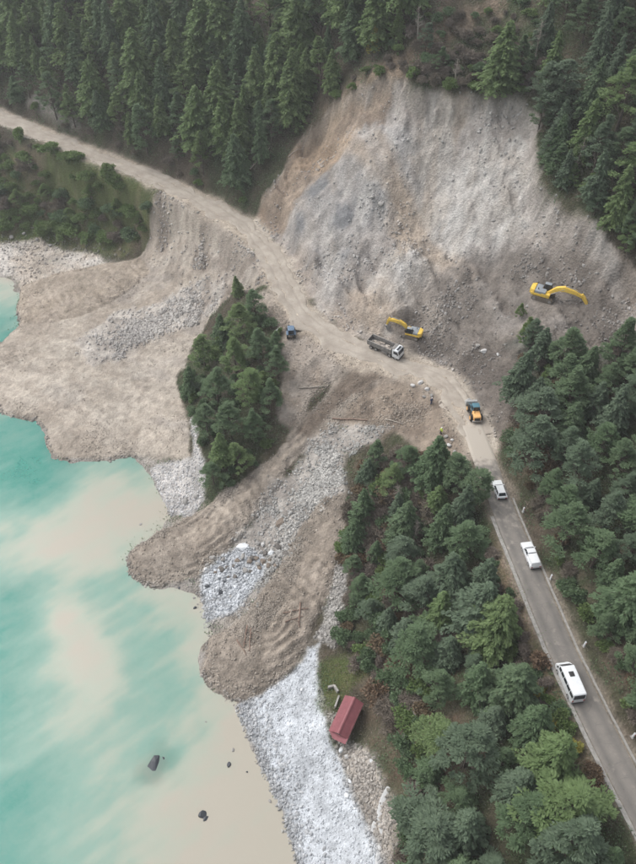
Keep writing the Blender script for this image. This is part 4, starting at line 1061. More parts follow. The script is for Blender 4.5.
# dead standing trees
def dead_tree(px, py, h, label):
    p = hit(px, py); root = empty('dead_tree', (p[0], p[1], p[2] - .1)); tag(root, label, 'tree', 'bare dead trees')
    rs = np.random.default_rng(int(px)); top = np.array([rs.normal(0, .5), rs.normal(0, .5), h])
    V, F = tube_data([(0, 0, -.4), top * .35 + rs.normal(0, .1, 3), top * .7 + rs.normal(0, .1, 3), top], [.17, .13, .08, .02], 7)
    link('trunk', fast_mesh('dead_trunk', V, F, True), M_BARK_PALE, root)
    br = []
    for k in range(26):
        t_ = rs.uniform(.3, .97); a = rs.uniform(0, 6.28); ln = (1.15 - t_) * h * .28 * rs.uniform(.6, 1.3)
        b0 = top * t_; b1 = b0 + np.array([math.cos(a) * ln, math.sin(a) * ln, ln * rs.uniform(.1, .8)])
        br.append(tube_data([b0, (b0 + b1) / 2 + rs.normal(0, .08, 3), b1], [.045, .03, .01], 4))
        for q in range(3):
            c0 = b0 + (b1 - b0) * rs.uniform(.4, .95); br.append(tube_data([c0, c0 + rs.normal(0, .25, 3), c0 + rs.normal(0, .4, 3)], [.02, .014, .006], 3))
    tri = [np.vstack([f for f in [x[1]]]) for x in br]
    V, F = join(br); link('branches', fast_mesh('dead_branches', V, F, True), M_BARK_PALE, root)
for a_ in [(294, 112, 9, 'bare grey tree among the conifers left of the scar'), (572, 178, 8, 'bare pale trunk among the pines right of the slide'), (418, 40, 7, 'bare tree at the top of the scar track'), (535, 60, 8, 'bare grey tree right of the big lip conifer'),
           (398, 505, 6, 'bare brown tree at the head of the lower wood'), (415, 545, 6, 'bare brown tree in the middle of the lower wood'), (540, 430, 7, 'bare tree at the left edge of the right-hand pines'), (450, 850, 6, 'bare tree near the bottom edge of the lower wood'), (455, 82, 5, 'small bare tree on the lip of the landslide')]:
    dead_tree(*a_)
# shrubs
def shrub_mesh(kind, seed):
    rs = np.random.default_rng(seed); out = []
    nc = rs.integers(9, 14)
    for k in range(nc):
        a = rs.uniform(0, 6.28); rr = rs.uniform(0, .75); c0 = np.array([rr * math.cos(a), rr * math.sin(a), .55 + .75 * (1 - rr ** 2) * rs.uniform(.6, 1.1)])
        m = 95 if kind != 'twig' else 110
        d = rs.normal(size=(m, 3)); d /= np.linalg.norm(d, axis=1, keepdims=True)
        rad = rs.uniform(.32, .55)
        c = c0 + d * (rad * rs.random((m, 1)) ** .4) * np.array([1, 1, .8])
        dd_ = d + rs.normal(0, .5, (m, 3)) + np.array([0, 0, .35])
        if kind == 'twig': out.append(cards(c, dd_, rs.uniform(.35, .6, m), rs.uniform(.03, .07, m), flat=.2))
        else: out.append(cards(c, dd_, rs.uniform(.16, .28, m), rs.uniform(.10, .17, m), flat=.4))
    n = 16
    c = np.zeros((n, 3)); c[:, :2] = rs.normal(0, .12, (n, 2)); c[:, 2] = .3
    d = rs.normal(0, .55, (n, 3)); d[:, 2] = 1
    out.append(cards(c, d, .9, .05, flat=0))
    return card_mesh('shrub', out)
SHRUB = [shrub_mesh('leaf', 400 + i) for i in range(5)]
TWIG = [shrub_mesh('twig', 450 + i) for i in range(4)]
for s_ in SHRUB: s_.materials.append(M_LEAF)
for s_ in TWIG: s_.materials.append(M_TWIG)
def plant_shrub(name, x, y, s, me, mm, label, group):
    o = link(name, me)
    o.location = (x, y, gat(Z, x, y) - .12 * s)
    o.scale = (s * random.uniform(.85, 1.3), s * random.uniform(.85, 1.3), s * random.uniform(.7, 1.05)); o.rotation_euler = (0, 0, random.uniform(0, 6.28))
    o.material_slots[0].link = 'OBJECT'; o.material_slots[0].material = mm
    return tag(o, label, 'shrub', group)
def shrubbery(pxpoly, spacing, tries, mix, smin, smax, where, group, gap=1.2, bare=.35):
    g = darts(pxpoly, spacing, tries, gap, bare, None, TREES)
    g.sort(key=lambda p: project(p[0], p[1], gat(Z, *p))[0])
    cnt = {}
    for x, y in g:
        k = random.choice(mix); cnt[k] = cnt.get(k, 0) + 1
        nm, me, mm, adj = {'g': ('green_shrub', random.choice(SHRUB), M_LEAF, 'green leafy shrub'), 'd': ('green_shrub', random.choice(SHRUB), M_PINE, 'dark evergreen shrub'),
                           't': ('bare_shrub', random.choice(TWIG), M_TWIG, 'bare twiggy shrub'), 'y': ('yellow_shrub', random.choice(SHRUB), M_YELLOW, 'yellow shrub'), 'r': ('rusty_shrub', random.choice(SHRUB), M_RUST, 'rusty brown shrub')}[k]
        plant_shrub(nm, x, y, random.uniform(smin, smax), me, mm, '%s %s, %s from left' % (adj, where, ordn(cnt[k] - 1)), group)
shrubbery([(-40, 128), (0, 138), (60, 153), (110, 173), (165, 198), (150, 238), (100, 246), (40, 236), (-40, 230)], 1.9, 1700, 'gggggdt', 1.0, 3.0, 'on the bank below the dirt road', 'shrubs on the bank')
shrubbery([(-40, 90), (40, 120), (120, 152), (200, 186), (250, 205), (262, 195), (240, 185), (150, 145), (60, 105), (-40, 70)], 1.9, 900, 'tttgd', .9, 1.8, 'along the upper edge of the dirt road', 'shrubs above the dirt road')
shrubbery([(300, 130), (345, 88), (385, 55), (420, 20), (520, -5), (560, 60), (540, 95), (500, 90), (440, 95), (400, 75), (350, 100), (310, 135)], 2.2, 1300, 'ttttgd', .8, 1.7, 'around the top of the landslide scar', 'shrubs round the scar', 1, .35)
shrubbery([(400, 72), (440, 55), (545, 55), (548, 96), (520, 94), (480, 88), (450, 98), (420, 90)], 1.7, 700, 'ttdgt', .9, 1.9, 'along the lip of the landslide', 'shrubs on the slide lip', 1, .75)
shrubbery([(495, 525), (515, 570), (540, 630), (575, 705), (615, 790), (590, 800), (540, 730), (505, 650), (485, 580)], 1.45, 1300, 'ttdgrtd', .8, 1.7, 'on the seaward verge of the asphalt road', 'shrubs on the road verge', 1.9)
shrubbery([(530, 690), (560, 690), (580, 760), (545, 770)], 1.7, 120, 'yyg', .9, 1.5, 'beside the road below the white minibus', 'yellow shrubs by the road', 2.0)
shrubbery([(345, 500), (400, 470), (440, 500), (420, 560), (440, 640), (420, 760), (440, 870), (400, 870), (400, 760), (375, 700), (345, 650), (330, 600), (340, 540)], 1.6, 1800, 'ttdgdr', 1.0, 2.2, 'in the lower wood above the beach', 'shrubs in the lower wood')
shrubbery([(528, 500), (510, 460), (510, 400), (525, 350), (600, 360), (640, 350), (650, 420), (560, 420), (545, 500), (580, 590), (640, 690), (640, 730), (600, 665)], 1.7, 1300, 'ttdgdr', .9, 1.9, 'right of the asphalt road', 'shrubs right of the road')
shrubbery([(175, 400), (200, 420), (205, 480), (235, 490), (275, 440), (290, 380), (300, 330), (270, 300), (240, 310), (215, 340)], 2.2, 500, 'dgd', .9, 1.6, 'on the wooded knoll', 'shrubs on the knoll', .8, .6)

for i, (px, py, sz) in enumerate([(538, 722, 1.3), (543, 734, 1.5), (548, 742, 1.2), (552, 726, 1.4), (557, 737, 1.3), (562, 748, 1.1)]):
    p = hit(px, py)
    plant_shrub('yellow_shrub', p[0], p[1], sz, SHRUB[i % 5], M_YELLOW, 'bright yellow shrub in the cluster left of the road, %s from left' % ordn(i), 'yellow cluster by the road')
shrubbery([(362, 470), (400, 452), (440, 468), (455, 480), (430, 500), (400, 520), (385, 560), (360, 540)], 1.5, 400, 'tttr', 1.1, 2.1, 'at the head of the lower wood', 'brown shrubs at the wood head')
# low undergrowth on the forest floor
def undergrowth(name, weight, n, mm, label, L, W, hgt):
    x, y, z = sample(weight, n)
    d = RNG.normal(size=(n, 3)); d[:, 2] = np.abs(d[:, 2]) * .8 + .2
    V = cards(np.stack([x, y, z + RNG.random(n) ** 2 * hgt], 1), d, L * RNG.uniform(.6, 1.4, n), W * RNG.uniform(.6, 1.4, n), flat=.3)
    return tag(link(name, card_mesh(name, [V]), mm), label, 'undergrowth', kind='stuff')
wood = (1 - np.maximum(BARE, np.maximum(REG['dirt_edge'], REG['asph_edge']))) * REG['land']
clump = np.clip(.3 + 1.4 * fbm(GX, GY, 5, 3, 333), 0, 1)
undergrowth('undergrowth', wood * clump, 60000, M_PINE, 'low green undergrowth on the forest floor', .34, .16, .6)
undergrowth('leaf_litter', wood * (1.1 - clump), 50000, M_TWIG, 'brown twigs and dead leaves on the forest floor', .45, .08, .5)
undergrowth('grass_tufts', REG['grass'] + REG['verge'] * .25 + REG['bank'] * .25, 14000, M_LEAF, 'short green grass by the hut and along the bank', .3, .07, .25)

# ------------------------------------------------------------------ mesh builder for made things
class MB:
    def __init__(s): s.bm = bmesh.new()
    def _bev(s, verts, bevel, seg=2):
        if bevel:
            es = list({e for v in verts for e in v.link_edges})
            bmesh.ops.bevel(s.bm, geom=es, offset=bevel, segments=seg, affect='EDGES', profile=.6, clamp_overlap=True)
    def hexa(s, p, bevel=0):
        v = [s.bm.verts.new(q) for q in p]
        for f in ((3, 2, 1, 0), (4, 5, 6, 7), (0, 1, 5, 4), (1, 2, 6, 5), (2, 3, 7, 6), (3, 0, 4, 7)): s.bm.faces.new([v[i] for i in f])
        s._bev(v, bevel); return s
    def box(s, x0, x1, y0, y1, z0, z1, bevel=0):
        return s.hexa([(x0, y0, z0), (x1, y0, z0), (x1, y1, z0), (x0, y1, z0), (x0, y0, z1), (x1, y0, z1), (x1, y1, z1), (x0, y1, z1)], bevel)
    def frustum(s, b, t, z0, z1, bevel=0):
        """b, t = (x0, x1, half width) at z0 and z1"""
        return s.hexa([(b[0], -b[2], z0), (b[1], -b[2], z0), (b[1], b[2], z0), (b[0], b[2], z0), (t[0], -t[2], z1), (t[1], -t[2], z1), (t[1], t[2], z1), (t[0], t[2], z1)], bevel)
    def prism(s, prof, y0, y1, bevel=0, seg=2):
        """side outline (x, z) drawn across from y0 to y1"""
        a = [s.bm.verts.new((x, y0, z)) for x, z in prof]; b = [s.bm.verts.new((x, y1, z)) for x, z in prof]
        n = len(prof)
        s.bm.faces.new(a); s.bm.faces.new(b[::-1])
        for i in range(n): s.bm.faces.new([a[i], b[i], b[(i + 1) % n], a[(i + 1) % n]])
        s._bev(a + b, bevel, seg); return s
    def cyl(s, c, r, y0, y1, seg=18, r2=None, axis='y'):
        n = seg; r2 = r if r2 is None else r2
        def pt(k, rr, h):
            a = 2 * math.pi * k / n; u, w = rr * math.cos(a), rr * math.sin(a)
            return {'y': (c[0] + u, h, c[1] + w), 'z': (c[0] + u, c[1] + w, h), 'x': (h, c[0] + u, c[1] + w)}[axis]
        a = [s.bm.verts.new(pt(k, r, y0)) for k in range(n)]; b = [s.bm.verts.new(pt(k, r2, y1)) for k in range(n)]
        s.bm.faces.new(a); s.bm.faces.new(b[::-1])
        for i in range(n): s.bm.faces.new([a[i], b[i], b[(i + 1) % n], a[(i + 1) % n]])
        return s
    def tube(s, pts, radii, seg=7):
        V, F = tube_data(pts, radii, seg)
        v = [s.bm.verts.new(p) for p in V]
        for f in F: s.bm.faces.new([v[i] for i in f])
        s.bm.faces.new(v[:seg]); s.bm.faces.new(v[-seg:][::-1]); return s
    def panel(s, q, u0, u1, w0, w1, off=.012, thick=.02):
        """thin pane lying on the quad q (corners in turn), between fractions u0..u1, w0..w1"""
        q = [Vector(p) for p in q]; nrm = (q[1] - q[0]).cross(q[3] - q[0]).normalized()
        def at_(u, w): return (q[0] * (1 - u) + q[1] * u) * (1 - w) + (q[3] * (1 - u) + q[2] * u) * w
        c = [at_(u0, w0), at_(u1, w0), at_(u1, w1), at_(u0, w1)]
        return s.hexa([p + nrm * (off - thick) for p in c] + [p + nrm * off for p in c])
    def build(s, name, mm, parent=None, smooth=True):
        bmesh.ops.recalc_face_normals(s.bm, faces=s.bm.faces)
        me = bpy.data.meshes.new(name); s.bm.to_mesh(me); s.bm.free()
        if smooth:
            me.polygons.foreach_set('use_smooth', [True] * len(me.polygons)); me.set_sharp_from_angle(angle=R(38))
        return link(name, me, mm, parent)

M_WHITE = plain('white_paint', (.66, .68, .70), .35, vary=.06, scale=3)
M_GLASS = plain('dark_glass', (.02, .026, .034), .12, vary=.05)
M_TYRE = plain('tyre_rubber', (.03, .029, .028), .9, vary=.3)
M_RIM = plain('steel_rim', (.42, .42, .42), .45, .6)
M_BLACK = plain('black_plastic', (.025, .025, .026), .6)
M_RED = plain('red_lamp', (.42, .03, .025), .3)
M_LAMP = plain('clear_lamp', (.72, .73, .72), .2)
M_YEL = plain('yellow_machine_paint', (.70, .47, .08), .5, vary=.14, scale=2.5)
M_GREY = plain('grey_machine_cover', (.24, .265, .29), .55, vary=.15)
M_STEEL = plain('worn_steel', (.30, .29, .28), .5, .4, vary=.25)
M_BED = plain('dusty_grey_steel', (.21, .20, .19), .75, .1, vary=.25, scale=2)
M_MUDDY = plain('muddy_steel', (.15, .125, .10), .85, vary=.3, scale=3)
M_TEAL = plain('teal_paint', (.07, .17, .22), .45, vary=.12)
M_ORANGE = plain('orange_paint', (.74, .42, .16), .5, vary=.15)
M_BLUE = plain('dusty_blue_paint', (.10, .16, .24), .5, vary=.2, scale=4)

def place(o, px, py, px2, py2, lift=0.0, base=None):
    """stand o on the ground seen at (px,py), heading for (px2,py2), tilted with the ground"""
    p, q = hit(px, py), hit(px2, py2)
    a = math.atan2(q[1] - p[1], q[0] - p[0])
    f = Vector((math.cos(a), math.sin(a))); s = Vector((-f.y, f.x))
    H = lambda d: gat(Z, p[0] + d.x, p[1] + d.y)
    fx = Vector((2 * f.x * 1.6, 2 * f.y * 1.6, H(f * 1.6) - H(f * -1.6))).normalized()
    sy = Vector((2 * s.x, 2 * s.y, H(s) - H(s * -1))).normalized()
    up = fx.cross(sy).normalized(); sy = up.cross(fx)
    m = Matrix((fx, sy, up)).transposed()
    o.rotation_euler = m.to_euler()
    z = (H(f * 1.6) + H(f * -1.6) + H(s) + H(s * -1)) / 4
    o.location = (p[0], p[1], z + lift)
    return o
def wheels(root, xs, half, r, w, rimmat=None):
    for x in xs:
        for sg in (-1, 1):
            y0, y1 = (half - w, half) if sg > 0 else (-half, -half + w)
            t = MB().cyl((x, r), r, y0, y1, 20).build('wheel', M_TYRE, root)
            e = y1 if sg > 0 else y0
            MB().cyl((x, r), r * .58, e - .01 * sg, e + .025 * sg, 14).build('rim', rimmat or M_RIM, t)
def car(name, label, group, L, W, hood, cab_b, cab_t, zb, zt, paint, kind='car', rear_z=None):
    root = empty(name); tag(root, label, 'car' if kind != 'pickup' else 'pickup', group)
    h = L / 2; rz = rear_z or zb
    body = MB().prism([(-h, .42), (-h, rz - .12), (-h + .12, rz), (cab_b[0], zb + .01), (cab_b[1], zb + .01), (h - .25, hood), (h, hood - .22), (h, .38), (h - .5, .28), (-h + .4, .28)], -W / 2, W / 2, .09).build('body', paint, root)
    b = (*cab_b, W / 2 - .06); t = (*cab_t, W / 2 - .22)
    cb = MB().frustum(b, t, zb - .02, zt, .06).build('cabin', paint, root)
    P = lambda x, y, z: (x, y, z)
    z0 = zb - .02
    MB().panel([P(b[1], -b[2], z0), P(b[1], b[2], z0), P(t[1], t[2], zt), P(t[1], -t[2], zt)], .06, .94, .08, .92).build('windscreen', M_GLASS, cb)
    MB().panel([P(b[0], b[2], z0), P(b[0], -b[2], z0), P(t[0], -t[2], zt), P(t[0], t[2], zt)], .08, .92, .12, .9).build('rear_window', M_GLASS, cb)
    for sg in (-1, 1):
        q = [P(b[0], sg * b[2], z0), P(b[1], sg * b[2], z0), P(t[1], sg * t[2], zt), P(t[0], sg * t[2], zt)]
        if sg > 0: q = [q[1], q[0], q[3], q[2]]
        for u0, u1 in ((.06, .48), (.52, .93)): MB().panel(q, u0, u1, .12, .88).build('side_window', M_GLASS, cb)
        MB().box(h - .22, h + .015, sg * (W / 2 - .5) - .2, sg * (W / 2 - .5) + .2, hood - .4, hood - .24, .03).build('headlight', M_LAMP, root)
        MB().box(-h - .015, -h + .1, sg * (W / 2 - .22) - .14, sg * (W / 2 - .22) + .14, rz - .45, rz - .2, .02).build('tail_light', M_RED, root)
        MB().box(cab_b[1] - .35, cab_b[1] - .18, sg * (W / 2 + .02), sg * (W / 2 + .2), zb + .02, zb + .17, .03).build('mirror', paint, root)
    MB().box(-h - .05, -h + .15, -W / 2 + .05, W / 2 - .05, .36, .55, .04).build('bumper', M_BLACK, root)
    MB().box(h - .12, h + .05, -W / 2 + .08, W / 2 - .08, .34, .54, .04).build('bumper', M_BLACK, root)
    if kind == 'pickup':
        MB().hexa([(-h + .06, -W / 2 + .06, rz - .05), (cab_b[0] - .06, -W / 2 + .06, rz - .05), (cab_b[0] - .06, W / 2 - .06, rz - .05), (-h + .06, W / 2 - .06, rz - .05), (-h + .3, -W / 2 + .2, 1.62), (cab_t[0] - .12, -W / 2 + .2, 1.66), (cab_t[0] - .12, W / 2 - .2, 1.66), (-h + .3, W / 2 - .2, 1.62)], .06).build('bed_canopy', paint, root)
        for sg in (-1, 1): MB().box(-h + .08, cab_b[0], sg * (W / 2 - .07) - .05, sg * (W / 2 - .07) + .05, rz - .1, rz + .05, .02).build('bed_rail', paint, root)
    wheels(root, (h * .60, -h * .58), W / 2 + .01, .34, .22)
    return root

c = car('pickup_truck', 'white pickup truck with closed rear canopy on the right lane of the asphalt road', None, 5.3, 1.86, 1.02, (-.55, 1.35), (-.30, .55), 1.08, 1.76, M_WHITE, 'pickup', 1.1)
place(c, 530, 557.5, 519, 531, 0.08); c.scale = (.92, .92, .92)
c = car('parked_car', 'white car partly under the tree at the upper end of the asphalt', None, 4.4, 1.8, .95, (-2.05, .95), (-1.55, .25), .96, 1.5, M_WHITE)
place(c, 498.5, 492, 490, 470, 0.08); c.scale = (.92, .92, .92)
def tractor():
    root = empty('tractor'); tag(root, 'small dusty blue tractor beside the wooded knoll', 'tractor')
    MB().box(-1.5, 1.7, -.3, .3, .5, .8, .04).build('chassis', M_MUDDY, root)
    hood = MB().prism([(.3, .8), (.3, 1.42), (1.6, 1.3), (1.78, 1.1), (1.78, .75)], -.38, .38, .06).build('hood', M_BLUE, root)
    MB().box(1.76, 1.8, -.28, .28, .82, 1.12).build('grille', M_BLACK, hood)
    MB().cyl((.9, .28), .05, 1.35, 2.1, 8, axis='z').build('exhaust', M_BLACK, hood)
    cab = MB().hexa([(-1.25, -.62, .95), (.3, -.5, .95), (.3, .5, .95), (-1.25, .62, .95), (-1.15, -.6, 2.2), (.1, -.52, 2.2), (.1, .52, 2.2), (-1.15, .6, 2.2)], .05).build('cab', M_BLUE, root)
    MB().box(-1.3, .25, -.72, .72, 2.2, 2.36, .06).build('roof', M_BLUE, cab)
    MB().panel([(.3, -.5, .95), (.3, .5, .95), (.1, .52, 2.2), (.1, -.52, 2.2)], .08, .92, .3, .95).build('windscreen', M_GLASS, cab)
    MB().panel([(-1.25, .62, .95), (-1.25, -.62, .95), (-1.15, -.6, 2.2), (-1.15, .6, 2.2)], .08, .92, .2, .95).build('rear_window', M_GLASS, cab)
    for sg in (-1, 1):
        q = [(-1.25, sg * .62, .95), (.3, sg * .5, .95), (.1, sg * .52, 2.2), (-1.15, sg * .6, 2.2)]
        if sg > 0: q = [q[1], q[0], q[3], q[2]]
        MB().panel(q, .08, .92, .15, .95).build('side_window', M_GLASS, cab)
        MB().box(-1.6, -.2, sg * .82 - .2, sg * .82 + .2, 1.35, 1.43, .03).build('fender', M_BLUE, root)
    for x, r, w in ((-.95, .68, .36), (1.25, .42, .26)):
        for sg in (-1, 1):
            y0, y1 = (.95 - w, .95) if sg > 0 else (-.95, -.95 + w)
            t_ = MB().cyl((x, r), r, y0, y1, 20).build('wheel', M_TYRE, root)
            e_ = y1 if sg > 0 else y0
            MB().cyl((x, r), r * .5, e_ - .01 * sg, e_ + .025 * sg, 12).build('rim', M_RIM, t_)
    return root
c = tractor(); place(c, 291, 335, 290, 321, 0.03)

def minibus():
    root = empty('minibus'); tag(root, 'long white minibus with dark roof hatch on the asphalt road', 'minibus')
    L, W = 6.3, 2.05; h = L / 2
    prof = [(-h, .45), (-h + .02, 1.4), (-h + .16, 2.42), (-h + .35, 2.55), (1.55, 2.58), (1.78, 2.48), (2.62, 1.48), (2.95, 1.3), (h, 1.0), (h, .4), (h - .4, .3), (-h + .3, .3)]
    body = MB().prism(prof, -W / 2, W / 2, .12, 3).build('body', M_WHITE, root)
    MB().panel([(2.62, -W / 2, 1.48), (2.62, W / 2, 1.48), (1.78, W / 2, 2.48), (1.78, -W / 2, 2.48)], .07, .93, .06, .95, .02).build('windscreen', M_GLASS, body)
    MB().panel([(-h + .02, W / 2, 1.4), (-h + .02, -W / 2, 1.4), (-h + .16, -W / 2, 2.42), (-h + .16, W / 2, 2.42)], .08, .92, .1, .95, .02).build('rear_window', M_GLASS, body)
    for sg in (-1, 1):
        for x0, x1 in ((-2.9, -1.95), (-1.85, -.85), (-.75, .25), (.35, 1.2), (1.3, 1.95)):
            MB().box(x0, x1, sg * (W / 2 - .01) - .02, sg * (W / 2 - .01) + .02, 1.5, 2.2, 0).build('side_window', M_GLASS, body)
        MB().box(h - .18, h + .012, sg * .72 - .2, sg * .72 + .2, .82, 1.02, .03).build('headlight', M_LAMP, root)
        MB().box(-h - .012, -h + .1, sg * .88 - .1, sg * .88 + .1, .8, 1.3, .02).build('tail_light', M_RED, root)
        MB().box(2.2, 2.36, sg * (W / 2 + .04), sg * (W / 2 + .24), 1.45, 1.75, .03).build('mirror', M_BLACK, root)
    MB().box(-.05, .75, -.38, .38, 2.56, 2.66, .03).build('roof_hatch', M_BLACK, root)
    MB().box(-h - .05, -h + .1, -.95, .95, .38, .62, .04).build('bumper', M_BLACK, root)
    MB().box(h - .1, h + .05, -.95, .95, .36, .6, .04).build('bumper', M_BLACK, root)
    wheels(root, (2.05, -1.95), W / 2 + .01, .38, .25)
    return root
mb_ = minibus(); place(mb_, 568, 685, 554, 652, 0.08); mb_.scale = (.9, .9, .9)

def dump_truck():
    root = empty('dump_truck'); tag(root, 'grey dump truck with white cab on the dirt road', 'truck')
    W = 2.45
    MB().box(-4.3, 3.9, -.45, .45, .75, 1.05, .03).build('chassis', M_MUDDY, root)
    cab = MB().prism([(2.35, .75), (2.35, 2.75), (2.55, 2.92), (3.75, 2.92), (3.95, 2.75), (4.25, 1.75), (4.3, .6), (2.6, .6)], -W / 2, W / 2, .1, 3).build('cab', M_WHITE, root)
    MB().panel([(4.25, -W / 2, 1.75), (4.25, W / 2, 1.75), (3.95, W / 2, 2.75), (3.95, -W / 2, 2.75)], .07, .93, .05, .9, .02).build('windscreen', M_GLASS, cab)
    for sg in (-1, 1):
        MB().box(2.75, 3.85, sg * (W / 2 - .01) - .02, sg * (W / 2 - .01) + .02, 1.75, 2.6).build('side_window', M_GLASS, cab)
        MB().box(4.2, 4.33, sg * .9 - .2, sg * .9 + .2, .75, .95, .02).build('headlight', M_LAMP, cab)
        MB().box(3.9, 4.05, sg * (W / 2 + .05), sg * (W / 2 + .25), 1.7, 2.4, .03).build('mirror', M_BLACK, cab)
    MB().box(4.2, 4.4, -1.2, 1.2, .45, .75, .05).build('bumper', M_BLACK, cab)
    MB().box(3.3, 3.75, -.8, .8, 2.93, 3.0, .02).build('sun_visor', M_GLASS, cab)
    bed = MB().box(-4.6, 2.1, -1.2, 1.2, 1.1, 1.25, .02).build('bed', M_BED, root)
    for sg in (-1, 1):
        m = MB().box(-4.6, 2.1, sg * 1.2 - .05, sg * 1.2 + .05, 1.25, 2.45, .02)
        for k in range(8): m.box(-4.5 + k * .92, -4.36 + k * .92, sg * 1.28 - .04, sg * 1.28 + .04, 1.2, 2.42)
        m.box(-4.6, 2.1, sg * 1.24 - .1, sg * 1.24 + .1, 2.44, 2.54, .02)
        m.build('side_panel', M_BED, bed)
    MB().box(-4.68, -4.6, -1.2, 1.2, 1.2, 2.35, .01).build('tailgate', M_BED, bed)
    MB().box(2.1, 2.18, -1.2, 1.2, 1.25, 2.75, .01).box(2.1, 2.85, -1.1, 1.1, 2.96, 3.02, .02).box(2.1, 2.18, -1.1, 1.1, 2.75, 2.98).build('headboard', M_BED, bed)
    me = MB()
    for k in range(60):
        x, y = random.uniform(-4.3, 1.8), random.uniform(-1.0, 1.0); r = random.uniform(.15, .4)
        me.box(x - r, x + r, y - r * .8, y + r * .8, 1.2, 1.28 + r * .6, r * .3)
    me.build('rubble_load', M_ST_TAN, bed, False)
    for sg in (-1, 1): MB().box(-.6, .9, sg * 1.0 - .22, sg * 1.0 + .22, .55, 1.0, .05).build('fuel_tank', M_STEEL, root)
    for x in (3.35, 1.7): pass
    wheels(root, (3.3, 1.65, -2.2, -3.55), 1.22, .52, .4)
    return root
t = dump_truck(); place(t, 386, 352, 402, 359, 0.06); t.scale = (.87, .87, .87)

